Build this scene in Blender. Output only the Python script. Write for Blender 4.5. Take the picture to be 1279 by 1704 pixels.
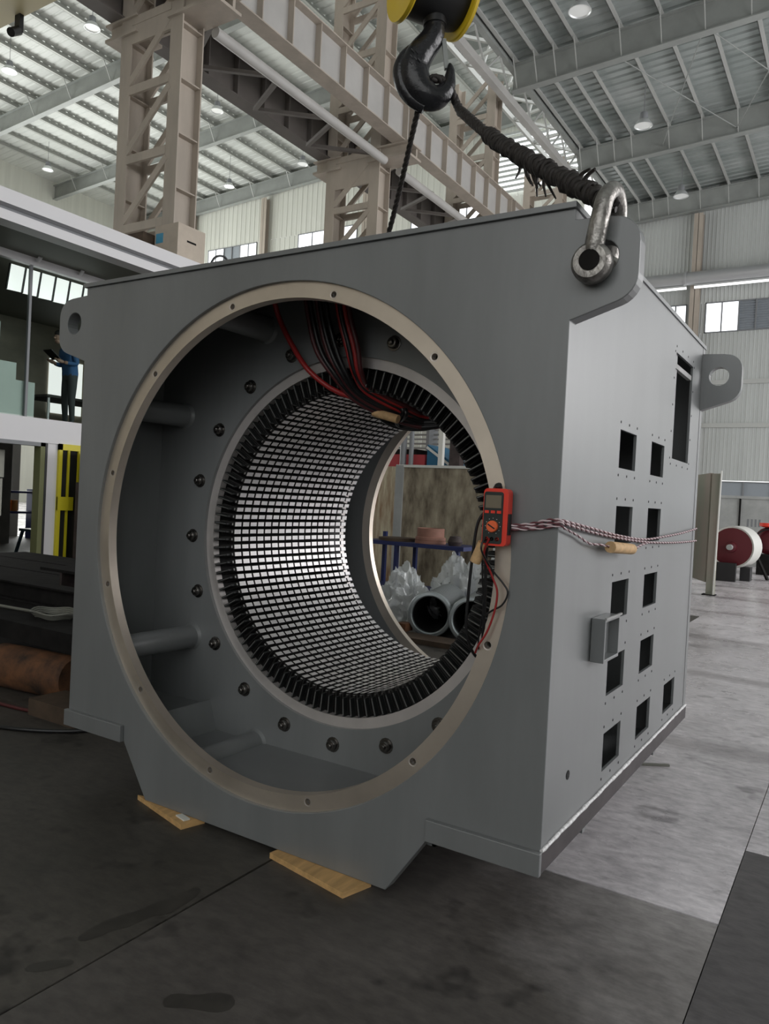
import bpy, bmesh, math, random
from mathutils import Vector, Matrix, noise
random.seed(7)
PI = math.pi
sc = bpy.context.scene
for o in list(bpy.data.objects):
    bpy.data.objects.remove(o)

# ------------------------------------------------------------------ camera
cam_d = bpy.data.cameras.new('camera')
cam = bpy.data.objects.new('camera', cam_d)
sc.collection.objects.link(cam)
cam_d.sensor_fit = 'VERTICAL'
cam_d.sensor_height = 36.0
cam_d.sensor_width = 27.02
cam_d.lens = 1265.31 / 1704 * 36.0
cam_d.clip_start, cam_d.clip_end = 0.05, 300
yaw, pitch, roll = math.radians(32.183), math.radians(-1.002), math.radians(2.932)
fw = Vector((-math.sin(yaw)*math.cos(pitch), math.cos(yaw)*math.cos(pitch), math.sin(pitch)))
rt = Vector((math.cos(yaw), math.sin(yaw), 0))
up = rt.cross(fw)
rt2 = rt*math.cos(roll) + up*math.sin(roll)
up2 = -rt*math.sin(roll) + up*math.cos(roll)
M = Matrix((rt2, up2, -fw)).transposed().to_4x4()
M.translation = (1.994, -2.301, 1.409)
cam.matrix_world = M
sc.camera = cam

# ------------------------------------------------------------------ world, light, exposure
world = bpy.data.worlds.new('world'); sc.world = world
world.use_nodes = True
world.node_tree.nodes['Background'].inputs[0].default_value = (0.975, 0.99, 0.985, 1)
world.node_tree.nodes['Background'].inputs[1].default_value = 1.55
vs = sc.view_settings
vs.view_transform = 'Standard'; vs.look = 'None'; vs.gamma = 1.0; vs.use_curve_mapping = False
vs.exposure = 0.0

def area_light(name, loc, rot, sx, sy, power, col=(1, 1, 1)):
    d = bpy.data.lights.new(name, 'AREA'); d.shape = 'RECTANGLE'
    d.size, d.size_y, d.energy, d.color = sx, sy, power, col
    o = bpy.data.objects.new(name, d); sc.collection.objects.link(o)
    o.location = loc; o.rotation_euler = rot
    return o
# daylight through the long window band of the right-hand wall, the left bay and the roof lantern
area_light('daylight_window_right', (14.7, 17.0, 7.0), (0, math.radians(90), 0), 6.0, 28.0, 2400, (1.0, 0.98, 1.0))
area_light('daylight_window_left', (-43.0, 18.0, 11.0), (0, math.radians(-90), 0), 9.0, 34.0, 5000, (0.98, 1.0, 0.97))

# ------------------------------------------------------------------ materials
MATS = {}
def mat(name, col, rough=0.5, metal=0.0, var=0.0, scale=(4, 4, 4), detail=4, col2=None, bump=0.0, bscale=40,
        emit=None, estr=0.0, trans=0.0, alpha=1.0, coat=0.0, rvar=0.0, spec=None):
    m = bpy.data.materials.new(name); m.use_nodes = True
    nt = m.node_tree; b = nt.nodes['Principled BSDF']
    b.inputs['Roughness'].default_value = rough
    b.inputs['Metallic'].default_value = metal
    if spec is not None: b.inputs['Specular IOR Level'].default_value = spec
    c = (*col, 1) if len(col) == 3 else col
    b.inputs['Base Color'].default_value = c
    if var or col2:
        tc = nt.nodes.new('ShaderNodeTexCoord'); mp = nt.nodes.new('ShaderNodeMapping')
        mp.inputs['Scale'].default_value = scale
        nz = nt.nodes.new('ShaderNodeTexNoise'); nz.inputs['Scale'].default_value = 1.0
        nz.inputs['Detail'].default_value = detail; nz.inputs['Roughness'].default_value = 0.6
        rp = nt.nodes.new('ShaderNodeValToRGB')
        rp.color_ramp.elements[0].position = 0.32; rp.color_ramp.elements[1].position = 0.68
        if col2:
            rp.color_ramp.elements[0].color = c; rp.color_ramp.elements[1].color = (*col2, 1)
        else:
            rp.color_ramp.elements[0].color = (*[x*(1-var) for x in col[:3]], 1)
            rp.color_ramp.elements[1].color = (*[min(1, x*(1+var)) for x in col[:3]], 1)
        nt.links.new(tc.outputs['Object'], mp.inputs[0]); nt.links.new(mp.outputs[0], nz.inputs['Vector'])
        nt.links.new(nz.outputs['Fac'], rp.inputs[0]); nt.links.new(rp.outputs[0], b.inputs['Base Color'])
        if rvar:
            mr = nt.nodes.new('ShaderNodeMapRange')
            mr.inputs['To Min'].default_value = max(0.02, rough-rvar); mr.inputs['To Max'].default_value = min(1, rough+rvar)
            nt.links.new(nz.outputs['Fac'], mr.inputs['Value']); nt.links.new(mr.outputs[0], b.inputs['Roughness'])
    if bump:
        tc2 = nt.nodes.new('ShaderNodeTexCoord')
        nb = nt.nodes.new('ShaderNodeTexNoise'); nb.inputs['Scale'].default_value = bscale; nb.inputs['Detail'].default_value = 3
        bp = nt.nodes.new('ShaderNodeBump'); bp.inputs['Strength'].default_value = bump; bp.inputs['Distance'].default_value = 0.01
        nt.links.new(tc2.outputs['Object'], nb.inputs['Vector'])
        nt.links.new(nb.outputs['Fac'], bp.inputs['Height']); nt.links.new(bp.outputs[0], b.inputs['Normal'])
    if emit:
        b.inputs['Emission Color'].default_value = (*emit, 1); b.inputs['Emission Strength'].default_value = estr
    if trans: b.inputs['Transmission Weight'].default_value = trans
    if alpha < 1: b.inputs['Alpha'].default_value = alpha
    if coat: b.inputs['Coat Weight'].default_value = coat; b.inputs['Coat Roughness'].default_value = 0.28
    MATS[name] = m
    return m

def concrete(name, dark, light, stain, rough, seed=0.0, bands=False, lit_tone=None):
    m = bpy.data.materials.new(name); m.use_nodes = True
    nt = m.node_tree; b = nt.nodes['Principled BSDF']; L = nt.links.new
    tc = nt.nodes.new('ShaderNodeTexCoord')
    def nz(s, det, off, sc3=(1, 1, 1)):
        mp = nt.nodes.new('ShaderNodeMapping'); mp.inputs['Location'].default_value = (off+seed, off*1.7+seed, 0); mp.inputs['Scale'].default_value = sc3
        n = nt.nodes.new('ShaderNodeTexNoise'); n.inputs['Scale'].default_value = s; n.inputs['Detail'].default_value = det
        n.inputs['Roughness'].default_value = 0.65
        L(tc.outputs['Object'], mp.inputs[0]); L(mp.outputs[0], n.inputs['Vector']); return n
    n1 = nz(1.1, 6, 3.1); n2 = nz(3.4, 3, 11.0); n3 = nz(12, 8, 23.0, (1, 2.0, 1))
    r1 = nt.nodes.new('ShaderNodeValToRGB')
    r1.color_ramp.elements[0].position = 0.3; r1.color_ramp.elements[1].position = 0.7
    r1.color_ramp.elements[0].color = (*dark, 1); r1.color_ramp.elements[1].color = (*light, 1)
    L(n1.outputs['Fac'], r1.inputs[0])
    r3 = nt.nodes.new('ShaderNodeValToRGB')
    r3.color_ramp.elements[0].position = 0.3; r3.color_ramp.elements[1].position = 0.62
    r3.color_ramp.elements[0].color = (0.60, 0.60, 0.61, 1); r3.color_ramp.elements[1].color = (1, 1, 1, 1)
    L(n3.outputs['Fac'], r3.inputs[0])
    mx = nt.nodes.new('ShaderNodeMix'); mx.data_type = 'RGBA'; mx.blend_type = 'MULTIPLY'; mx.inputs['Factor'].default_value = 1
    L(r1.outputs[0], mx.inputs['A']); L(r3.outputs[0], mx.inputs['B'])
    r2 = nt.nodes.new('ShaderNodeValToRGB')   # round oil spots
    r2.color_ramp.elements[0].position = 0.33; r2.color_ramp.elements[1].position = 0.42
    r2.color_ramp.elements[0].color = (stain, stain, stain, 1); r2.color_ramp.elements[1].color = (1, 1, 1, 1)
    L(n2.outputs['Fac'], r2.inputs[0])
    mx2 = nt.nodes.new('ShaderNodeMix'); mx2.data_type = 'RGBA'; mx2.blend_type = 'MULTIPLY'; mx2.inputs['Factor'].default_value = 1
    L(mx.outputs['Result'], mx2.inputs['A']); L(r2.outputs[0], mx2.inputs['B'])
    last = mx2
    if bands:    # wandering dark mop and tyre trails
        wv = nt.nodes.new('ShaderNodeTexWave'); wv.bands_direction = 'Y'; wv.inputs['Scale'].default_value = 0.13
        wv.inputs['Distortion'].default_value = 5.0; wv.inputs['Detail'].default_value = 2.5; wv.inputs['Detail Scale'].default_value = 0.9
        L(tc.outputs['Object'], wv.inputs['Vector'])
        rw = nt.nodes.new('ShaderNodeValToRGB'); e = rw.color_ramp.elements
        e[0].position = 0.0; e[0].color = (0.62, 0.61, 0.61, 1); e[1].position = 0.06; e[1].color = (1, 1, 1, 1)
        L(wv.outputs['Color'], rw.inputs[0])
        last = nt.nodes.new('ShaderNodeMix'); last.data_type = 'RGBA'; last.blend_type = 'MULTIPLY'; last.inputs['Factor'].default_value = 1
        L(mx2.outputs['Result'], last.inputs['A']); L(rw.outputs[0], last.inputs['B'])
    if lit_tone:    # light falloff painted into the slab: dark fading to a lit tone, ragged edge
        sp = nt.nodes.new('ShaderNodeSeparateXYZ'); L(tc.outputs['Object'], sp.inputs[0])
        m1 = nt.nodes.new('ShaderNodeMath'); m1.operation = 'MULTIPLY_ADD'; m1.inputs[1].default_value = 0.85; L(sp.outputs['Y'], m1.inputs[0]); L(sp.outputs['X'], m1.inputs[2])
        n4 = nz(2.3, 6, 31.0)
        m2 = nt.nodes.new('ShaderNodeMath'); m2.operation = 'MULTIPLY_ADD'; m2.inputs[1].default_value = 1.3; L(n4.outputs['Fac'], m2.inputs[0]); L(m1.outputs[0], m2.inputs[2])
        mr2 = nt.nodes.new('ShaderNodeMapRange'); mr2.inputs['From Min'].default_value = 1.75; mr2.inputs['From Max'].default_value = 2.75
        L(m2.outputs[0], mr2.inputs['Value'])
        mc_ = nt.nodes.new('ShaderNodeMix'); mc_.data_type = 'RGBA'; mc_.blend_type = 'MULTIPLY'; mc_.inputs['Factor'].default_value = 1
        mc_.inputs['A'].default_value = (*lit_tone, 1); L(r3.outputs[0], mc_.inputs['B'])
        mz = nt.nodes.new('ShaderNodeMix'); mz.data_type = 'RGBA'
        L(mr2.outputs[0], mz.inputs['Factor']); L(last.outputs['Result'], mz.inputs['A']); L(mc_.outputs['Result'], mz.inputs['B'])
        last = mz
    L(last.outputs['Result'], b.inputs['Base Color'])
    mr = nt.nodes.new('ShaderNodeMapRange'); mr.inputs['To Min'].default_value = rough-0.14; mr.inputs['To Max'].default_value = rough+0.14
    L(n1.outputs['Fac'], mr.inputs['Value']); L(mr.outputs[0], b.inputs['Roughness'])
    bp = nt.nodes.new('ShaderNodeBump'); bp.inputs['Strength'].default_value = 0.12; bp.inputs['Distance'].default_value = 0.01
    L(n3.outputs['Fac'], bp.inputs['Height']); L(bp.outputs[0], b.inputs['Normal'])
    MATS[name] = m
    return m

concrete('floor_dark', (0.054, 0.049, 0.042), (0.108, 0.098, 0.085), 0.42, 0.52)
concrete('floor_mid', (0.062, 0.056, 0.050), (0.118, 0.107, 0.098), 0.45, 0.48, 2.0, lit_tone=(0.40, 0.38, 0.37))
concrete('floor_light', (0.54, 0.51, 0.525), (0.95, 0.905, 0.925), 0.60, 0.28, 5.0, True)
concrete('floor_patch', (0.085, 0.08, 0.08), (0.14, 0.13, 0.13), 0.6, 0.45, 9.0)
mat('joint', (0.012, 0.012, 0.012), 0.9)
mat('paint', (0.185, 0.192, 0.194), 0.36, 0.0, 0.10, (5, 5, 0.9), 5, rvar=0.06, spec=0.9, coat=0.2)
mat('paint_light', (0.36, 0.36, 0.35), 0.5, 0, 0.2, (14, 14, 14))
mat('machined', (0.74, 0.655, 0.56), 0.38, 0.85, 0.10, (3, 3, 3), rvar=0.08)
mat('machined_pale', (0.66, 0.62, 0.60), 0.42, 0.6, 0.10, (4, 4, 4))
mat('hole_black', (0.01, 0.01, 0.01), 0.8)
mat('lamination', (0.90, 0.88, 0.87), 0.43, 0.45, 0.08, (18, 18, 18))
mat('slot_black', (0.018, 0.017, 0.016), 0.7)
mat('finger', (0.022, 0.024, 0.024), 0.5, 0.1)
mat('finger_tip', (0.36, 0.36, 0.35), 0.35, 0.5)
mat('bolt', (0.16, 0.15, 0.14), 0.22, 0.9)
mat('weld', (0.78, 0.76, 0.76), 0.55, 0.1, 0.3, (60, 60, 60), bump=0.6, bscale=70)
mat('shackle', (0.16, 0.15, 0.14), 0.38, 0.8, 0, (26, 26, 26), 5, (0.46, 0.44, 0.41), bump=0.3, bscale=60)
mat('hook_black', (0.014, 0.014, 0.016), 0.26, 0.0, 0.3, (20, 20, 20), bump=0.25, bscale=50)
mat('rope', (0.028, 0.023, 0.02), 0.62, 0.2, 0.35, (60, 60, 60))
mat('yellow', (0.72, 0.50, 0.02), 0.38)
mat('yellow_gate', (0.70, 0.60, 0.02), 0.45)
mat('black', (0.012, 0.012, 0.013), 0.5)
mat('red_plastic', (0.85, 0.055, 0.03), 0.36)
mat('orange_knob', (0.9, 0.16, 0.05), 0.4)
mat('lcd', (0.20, 0.17, 0.12), 0.25)
mat('meter_face', (0.02, 0.028, 0.026), 0.4)
mat('print_white', (0.7, 0.7, 0.7), 0.6)
mat('cable_red', (0.34, 0.02, 0.02), 0.35)
mat('cable_dark_red', (0.085, 0.018, 0.02), 0.4)
mat('cable_black', (0.012, 0.012, 0.013), 0.32)
mat('wire_pink', (0.72, 0.58, 0.60), 0.4)
mat('wire_dark', (0.16, 0.05, 0.06), 0.45)
mat('kraft', (0.62, 0.40, 0.20), 0.7, 0, 0.2, (30, 30, 30))
mat('plywood', (0.62, 0.38, 0.16), 0.6, 0, 0.2, (30, 4, 30), bump=0.1)
mat('steel_column', (0.44, 0.385, 0.325), 0.55, 0.0, 0.12, (2, 2, 0.6))
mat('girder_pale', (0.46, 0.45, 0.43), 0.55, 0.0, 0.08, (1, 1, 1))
mat('girder_shade_brown', (0.13, 0.115, 0.105), 0.6, 0.0, 0.15, (1, 1, 1))  # dark brown with the left girders' shade put into the colour
mat('rafter', (0.30, 0.315, 0.30), 0.55, 0.0, 0.1, (1, 1, 1))
mat('purlin', (0.52, 0.53, 0.51), 0.5, 0.2)
mat('purlin_left', (0.42, 0.43, 0.40), 0.5, 0.1)
mat('sheet_right', (0.32, 0.36, 0.345), 0.42, 0.3, 0, (0.25, 0.9, 1), 4, (0.50, 0.53, 0.52))
mat('sheet_left', (0.56, 0.58, 0.55), 0.5, 0.0, 0.10, (0.3, 0.8, 1))
mat('siding', (0.54, 0.56, 0.545), 0.55, 0.1, 0.06, (3, 3, 0.15))
mat('siding_left', (0.66, 0.67, 0.61), 0.55, 0.1, 0.06, (3, 3, 0.15))
mat('skyglass', (0.9, 0.95, 1), 0.4, emit=(0.96, 0.98, 1.0), estr=1.6)
mat('frame_grey', (0.22, 0.23, 0.24), 0.5)
mat('louver', (0.30, 0.33, 0.36), 0.5)
mat('silver_pipe', (0.55, 0.56, 0.57), 0.38, 0.5)
mat('tube_light', (1, 1, 1), 0.4, emit=(1, 1, 0.98), estr=1.5)
mat('lamp_shell', (0.72, 0.74, 0.74), 0.35, 0.4)
mat('lamp_on', (1, 1, 1), 0.4, emit=(1.0, 0.99, 0.93), estr=9)
mat('lamp_dim', (0.85, 0.87, 0.85), 0.4, emit=(1.0, 1.0, 0.97), estr=0.12)
mat('office_white', (0.70, 0.70, 0.71), 0.5, 0, 0.03, (1, 1, 1))
mat('office_band', (0.74, 0.73, 0.74), 0.45)
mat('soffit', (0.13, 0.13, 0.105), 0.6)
mat('frosted', (0.55, 0.62, 0.57), 0.35, 0, 0.05, (2, 2, 2))
def glass_mat(name, tint, refl):
    m = bpy.data.materials.new(name); m.use_nodes = True; nt = m.node_tree
    for n in list(nt.nodes): nt.nodes.remove(n)
    o = nt.nodes.new('ShaderNodeOutputMaterial'); tr = nt.nodes.new('ShaderNodeBsdfTransparent'); gl = nt.nodes.new('ShaderNodeBsdfGlossy'); mx = nt.nodes.new('ShaderNodeMixShader')
    tr.inputs[0].default_value = (*tint, 1); gl.inputs['Roughness'].default_value = 0.04; mx.inputs[0].default_value = refl
    nt.links.new(tr.outputs[0], mx.inputs[1]); nt.links.new(gl.outputs[0], mx.inputs[2]); nt.links.new(mx.outputs[0], o.inputs[0])
    MATS[name] = m
glass_mat('glass', (0.84, 0.88, 0.865), 0.0)
mat('transom', (0.9, 0.9, 0.88), 0.4, emit=(1.0, 0.99, 0.97), estr=1.0)  # glow of the office window and of the panes standing in for mirrored windows
mat('bar_dark', (0.07, 0.06, 0.062), 0.6, 0.2, 0.25, (8, 8, 8))
mat('room_dark', (0.10, 0.10, 0.09), 0.7)
mat('room_tan', (0.34, 0.31, 0.25), 0.7, 0, 0.2, (1, 1, 2))
mat('shirt', (0.06, 0.16, 0.36), 0.8)
mat('trousers', (0.075, 0.085, 0.085), 0.8)
mat('skin', (0.42, 0.27, 0.20), 0.55)
mat('hair', (0.02, 0.018, 0.017), 0.6)
mat('olive', (0.16, 0.17, 0.07), 0.6)
mat('cabinet', (0.60, 0.60, 0.52), 0.5)
mat('stool_blue', (0.02, 0.06, 0.09), 0.45)
mat('orange_box', (0.75, 0.33, 0.08), 0.5)
mat('iron_dark', (0.012, 0.011, 0.0105), 0.85, 0.0, 0.4, (7, 7, 7), spec=0.2)
mat('iron_brown', (0.05, 0.036, 0.034), 0.7, 0.0, 0.4, (6, 6, 6))
mat('rust_orange', (0.03, 0.018, 0.012), 0.8, 0.0, 0, (7, 7, 7), 6, (0.20, 0.085, 0.035))
mat('coil_pale', (0.22, 0.22, 0.19), 0.5, 0.3)
mat('panel_green', (0.25, 0.27, 0.21), 0.6, 0, 0, (2.5, 2.5, 0.7), 5, (0.33, 0.27, 0.23))
mat('edge_white', (0.75, 0.75, 0.70), 0.5)
mat('panel_grey', (0.40, 0.41, 0.40), 0.55, 0, 0.15, (2, 2, 2))
mat('motor_red', (0.12, 0.012, 0.02), 0.4, 0.1)
mat('rim_white', (0.66, 0.66, 0.62), 0.5)
mat('dirty_panel', (0.10, 0.075, 0.05), 0.7, 0, 0, (6, 6, 2.2), 8, (0.46, 0.40, 0.29))
mat('rust_panel', (0.78, 0.72, 0.52), 0.6, 0, 0, (11, 11, 1.6), 6, (0.32, 0.17, 0.09))
mat('bench_blue', (0.02, 0.03, 0.12), 0.45)
mat('terracotta', (0.30, 0.15, 0.11), 0.75, 0, 0.1, (9, 9, 9))
mat('hose_grey', (0.26, 0.28, 0.28), 0.5, 0.2)
mat('flange_grey', (0.38, 0.42, 0.43), 0.35, 0.6)
mat('plastic_wrap', (0.80, 0.83, 0.83), 0.08, 0, 0.10, (8, 8, 8), alpha=0.55, bump=0.5, bscale=14, spec=1.0, coat=0.6)
mat('blue_cover', (0.02, 0.13, 0.24), 0.5)
mat('red_cover', (0.42, 0.05, 0.06), 0.5)
mat('crane_beige', (0.62, 0.55, 0.33), 0.5)
mat('timber', (0.075, 0.05, 0.032), 0.8, 0, 0.3, (6, 6, 6))
mat('carton', (0.52, 0.45, 0.37), 0.75, 0, 0.06, (6, 6, 6))
mat('label_blue', (0.08, 0.35, 0.55), 0.5)

# ------------------------------------------------------------------ mesh helpers
def V(*a): return Vector(a)
class MB:
    """collects shapes in world coordinates and links them as ONE mesh object"""
    def __init__(s): s.v = []; s.f = []
    def add(s, vs, fs):
        n = len(s.v); s.v += [Vector(p) for p in vs]; s.f += [[i+n for i in f] for f in fs]; return s
    def box(s, a, b):
        (x0, y0, z0), (x1, y1, z1) = a, b
        x0, x1 = sorted((x0, x1)); y0, y1 = sorted((y0, y1)); z0, z1 = sorted((z0, z1))
        return s.add([(x0,y0,z0),(x1,y0,z0),(x1,y1,z0),(x0,y1,z0),(x0,y0,z1),(x1,y0,z1),(x1,y1,z1),(x0,y1,z1)],
                     [(0,3,2,1),(4,5,6,7),(0,1,5,4),(1,2,6,5),(2,3,7,6),(3,0,4,7)])
    def bar(s, p, q, w, h, upv=(0, 0, 1)):
        p, q = Vector(p), Vector(q); d = (q-p).normalized(); u = Vector(upv)
        a = d.cross(u)
        if a.length < 1e-4: a = d.cross(Vector((1, 0, 0)))
        a.normalize(); b = a.cross(d).normalized()
        a = a*w/2; b = b*h/2
        return s.add([p-a-b, p+a-b, p+a+b, p-a+b, q-a-b, q+a-b, q+a+b, q-a+b],
                     [(0,1,2,3),(4,7,6,5),(0,4,5,1),(1,5,6,2),(2,6,7,3),(3,7,4,0)])
    def tube(s, pts, r, seg=10, caps=True):
        pts = [Vector(p) for p in pts]; n = len(pts)
        rs = r if isinstance(r, (list, tuple)) else [r]*n
        ref = None; rings = []
        for i, p in enumerate(pts):
            d = (pts[min(i+1, n-1)]-pts[max(i-1, 0)]).normalized()
            if ref is None:
                ref = d.cross(Vector((0, 0, 1)))
                if ref.length < 1e-3: ref = d.cross(Vector((1, 0, 0)))
            ref = (ref - d*ref.dot(d)).normalized(); b = d.cross(ref)
            rings.append([p+(ref*math.cos(2*PI*k/seg)+b*math.sin(2*PI*k/seg))*rs[i] for k in range(seg)])
        vs = [v for R in rings for v in R]; fs = []
        for i in range(n-1):
            for k in range(seg):
                k2 = (k+1) % seg
                fs.append((i*seg+k, i*seg+k2, (i+1)*seg+k2, (i+1)*seg+k))
        if caps: fs += [tuple(range(seg-1, -1, -1)), tuple((n-1)*seg+k for k in range(seg))]
        return s.add(vs, fs)
    def cyl(s, p, q, r, seg=16): return s.tube([p, q], r, seg)
    def lathe(s, prof, origin, axis, seg=24, close=False):
        """prof = [(radius, along)] turned about axis through origin"""
        o = Vector(origin); d = Vector(axis).normalized()
        a = d.cross(Vector((0, 0, 1)))
        if a.length < 1e-3: a = d.cross(Vector((1, 0, 0)))
        a.normalize(); b = d.cross(a)
        vs = []; fs = []; n = len(prof)
        for (r, t) in prof:
            for k in range(seg):
                an = 2*PI*k/seg; vs.append(o+d*t+(a*math.cos(an)+b*math.sin(an))*r)
        for i in range(n if close else n-1):
            j = (i+1) % n
            for k in range(seg):
                k2 = (k+1) % seg
                fs.append((i*seg+k, i*seg+k2, j*seg+k2, j*seg+k))
        return s.add(vs, fs)
    def plate(s, outer, holes, w0, w1, mp):
        """flat plate with real holes: 2D outline + hole outlines, between depths w0 and w1, mp(u, v, w) -> xyz"""
        bm = bmesh.new(); edges = []
        for loop in [outer]+list(holes):
            vs = [bm.verts.new((u, v, 0)) for u, v in loop]
            edges += [bm.edges.new((vs[i], vs[(i+1) % len(vs)])) for i in range(len(vs))]
        bmesh.ops.triangle_fill(bm, use_beauty=True, use_dissolve=False, edges=edges)
        ex = bmesh.ops.extrude_face_region(bm, geom=list(bm.faces))
        for g in ex['geom']:
            if isinstance(g, bmesh.types.BMVert): g.co.z = 1
        bmesh.ops.recalc_face_normals(bm, faces=bm.faces)
        bm.verts.index_update()
        vs = [mp(v.co.x, v.co.y, w0+(w1-w0)*v.co.z) for v in bm.verts]
        fs = [[v.index for v in f.verts] for f in bm.faces]
        bm.free()
        return s.add(vs, fs)
    def build(s, name, m, parent=None, smooth=0, bevel=0, fix=True):
        off = Vector((0, 0, 0)); p = parent
        while p is not None: off += p.location; p = p.parent
        me = bpy.data.meshes.new(name)
        me.from_pydata([v-off for v in s.v], [], s.f); me.validate()
        if fix:
            bm = bmesh.new(); bm.from_mesh(me); bmesh.ops.recalc_face_normals(bm, faces=bm.faces); bm.to_mesh(me); bm.free()
        me.materials.append(MATS[m])
        if smooth:
            me.polygons.foreach_set('use_smooth', [True]*len(me.polygons))
            me.set_sharp_from_angle(angle=math.radians(smooth))
        o = bpy.data.objects.new(name, me); sc.collection.objects.link(o)
        if parent is not None: o.parent = parent
        if bevel:
            md = o.modifiers.new('bevel', 'BEVEL'); md.width = bevel; md.segments = 2; md.limit_method = 'ANGLE'
        return o
def tag(o, label, cat, group=None):
    o['label'] = label; o['category'] = cat
    if group: o['group'] = group
    return o
def thing(name, loc, label, cat, group=None):
    o = bpy.data.objects.new(name, None); sc.collection.objects.link(o)
    o.empty_display_size = 0.1; o.location = loc
    return tag(o, label, cat, group)
def structure(o): o['kind'] = 'structure'; return o
def stuff(o): o['kind'] = 'stuff'; return o
def share(o, parent, dloc, name=None):
    c = o.copy(); c.name = name or o.name.split('.')[0]; c.parent = parent; c.location = o.location+Vector(dloc); sc.collection.objects.link(c); return c
def copy_tree(o, loc, label=None):
    c = o.copy(); sc.collection.objects.link(c); c.location = loc
    if label: c['label'] = label
    for ch in o.children:
        d = ch.copy(); sc.collection.objects.link(d); d.parent = c
        for g in ch.children:
            e = g.copy(); sc.collection.objects.link(e); e.parent = d
    return c
def circ(cx, cy, r, n=24, a0=0.0): return [(cx+r*math.cos(a0+2*PI*k/n), cy+r*math.sin(a0+2*PI*k/n)) for k in range(n)]
def rect(a, b, c, d): return [(a, c), (b, c), (b, d), (a, d)]
def arc(cx, cy, r, a0, a1, n=6): return [(cx+r*math.cos(math.radians(a0+(a1-a0)*k/n)), cy+r*math.sin(math.radians(a0+(a1-a0)*k/n))) for k in range(n+1)]
def smooth_path(P, n=8):
    P = [Vector(p) for p in P]; out = []
    for i in range(len(P)-1):
        p0 = P[max(i-1, 0)]; p1 = P[i]; p2 = P[i+1]; p3 = P[min(i+2, len(P)-1)]
        for k in range(n):
            t = k/n
            out.append(0.5*((2*p1)+(p2-p0)*t+(2*p0-5*p1+4*p2-p3)*t*t+(3*p1-p0-3*p2+p3)*t**3))
    out.append(P[-1]); return out
def helix_about(path, R, turns, phase=0, per=10):
    """points winding round a path"""
    n = max(len(path), int(turns*per)); L = [0]
    for i in range(1, len(path)): L.append(L[-1]+(path[i]-path[i-1]).length)
    out = []; ref = Vector((0, 0, 1)); j = 0
    for k in range(n+1):
        s = L[-1]*k/n
        while j < len(path)-2 and L[j+1] < s: j += 1
        t = (s-L[j])/max(1e-9, L[j+1]-L[j]); p = path[j].lerp(path[j+1], min(1, t))
        d = (path[j+1]-path[j]).normalized(); a = d.cross(ref)
        if a.length < 1e-3: a = d.cross(Vector((1, 0, 0)))
        a.normalize(); b = d.cross(a); an = 2*PI*turns*k/n+phase
        out.append(p+(a*math.cos(an)+b*math.sin(an))*R)
    return out

XZ = lambda u, v, w: (u, w, v)      # plates facing -Y
YZ = lambda u, v, w: (w, u, v)      # plates facing +X

# ================================================================== THE SETTING
# ---- floor: concrete slabs with recessed joints
fl = structure(MB().box((-46, -14, -0.06), (17, 36.4, -0.03)).build('floor', 'joint'))
G = 0.0055
def slab(x0, x1, y0, y1, m): return MB().box((x0+G, y0+G, -0.03), (x1-G, y1-G, 0)).build('floor_slab', m, fl)
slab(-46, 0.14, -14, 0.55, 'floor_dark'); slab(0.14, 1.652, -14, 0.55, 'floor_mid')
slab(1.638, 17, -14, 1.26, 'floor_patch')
slab(-46, 0.14, 0.55, 9.0, 'floor_dark'); slab(-46, 0.14, 9.0, 36.4, 'floor_light')
slab(0.14, 1.652, 0.55, 36.4, 'floor_light'); slab(1.638, 17, 1.249, 36.4, 'floor_light')

# ---- roof of the right-hand bay (low) and of the left bay (high)
COLY = [7.85, 14.85, 21.85, 28.85, 35.85]
def corrugated(x0, x1, y0, y1, zf, pitch, depth):
    """sheet with ribs running along X; zf(x) height"""
    mb = MB(); prof = []; y = y0
    while y < y1:
        prof += [(y, 0), (y+pitch*0.62, 0), (y+pitch*0.72, depth), (y+pitch*0.9, depth)]; y += pitch
    prof.append((min(y, y1+pitch), 0))
    vs = [(x, yy, zf(x)+dz) for x in (x0, x1) for yy, dz in prof]; n = len(prof)
    return mb.add(vs, [(i, i+1, n+i+1, n+i) for i in range(n-1)])
zr = lambda x: 16.62+0.05*(x+9)
zl = lambda x: 22.35+0.05*(x+27)
roof_r = structure(corrugated(-9.0, 17, -14, 36.3, zr, 0.40, 0.06).build('ceiling', 'sheet_right', fix=False))
roof_l = structure(corrugated(-46, -10.9, -14, 36.3, zl, 0.45, 0.028).build('ceiling', 'sheet_left', fix=False))
def rafter(parent, x0, x1, y, zf, depth, m):
    mb = MB()
    zt = lambda x: zf(x)-0.24
    for (w, za, zb) in ((0.30, 0, -0.035), (0.035, -0.035, -depth+0.035), (0.30, -depth+0.035, -depth)):
        mb.add([(x, y+s*w/2, zt(x)+z) for x in (x0, x1) for s, z in ((-1, zb), (1, zb), (1, za), (-1, za))],
               [(0, 1, 2, 3), (4, 7, 6, 5), (0, 4, 5, 1), (1, 5, 6, 2), (2, 6, 7, 3), (3, 7, 4, 0)])
    return mb.build('rafter', m, parent)
def purlin(parent, x, y0, y1, zf, m='purlin'):
    z = zf(x)
    return MB().box((x-0.10, y0, z-0.24), (x-0.085, y1, z-0.005)).box((x-0.10, y0, z-0.24), (x+0.04, y1, z-0.225)).build('purlin', m, parent)
pr_x = [-8.72, -8.0, -7.34, -6.64, -5.22, -4.0, -2.75, -1.5, -0.25, 1.0, 2.25, 3.5, 4.75, 6.0, 8.0, 10.0, 12.0]
for x in pr_x: purlin(roof_r, x, -14, 36.2, zr)
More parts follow.
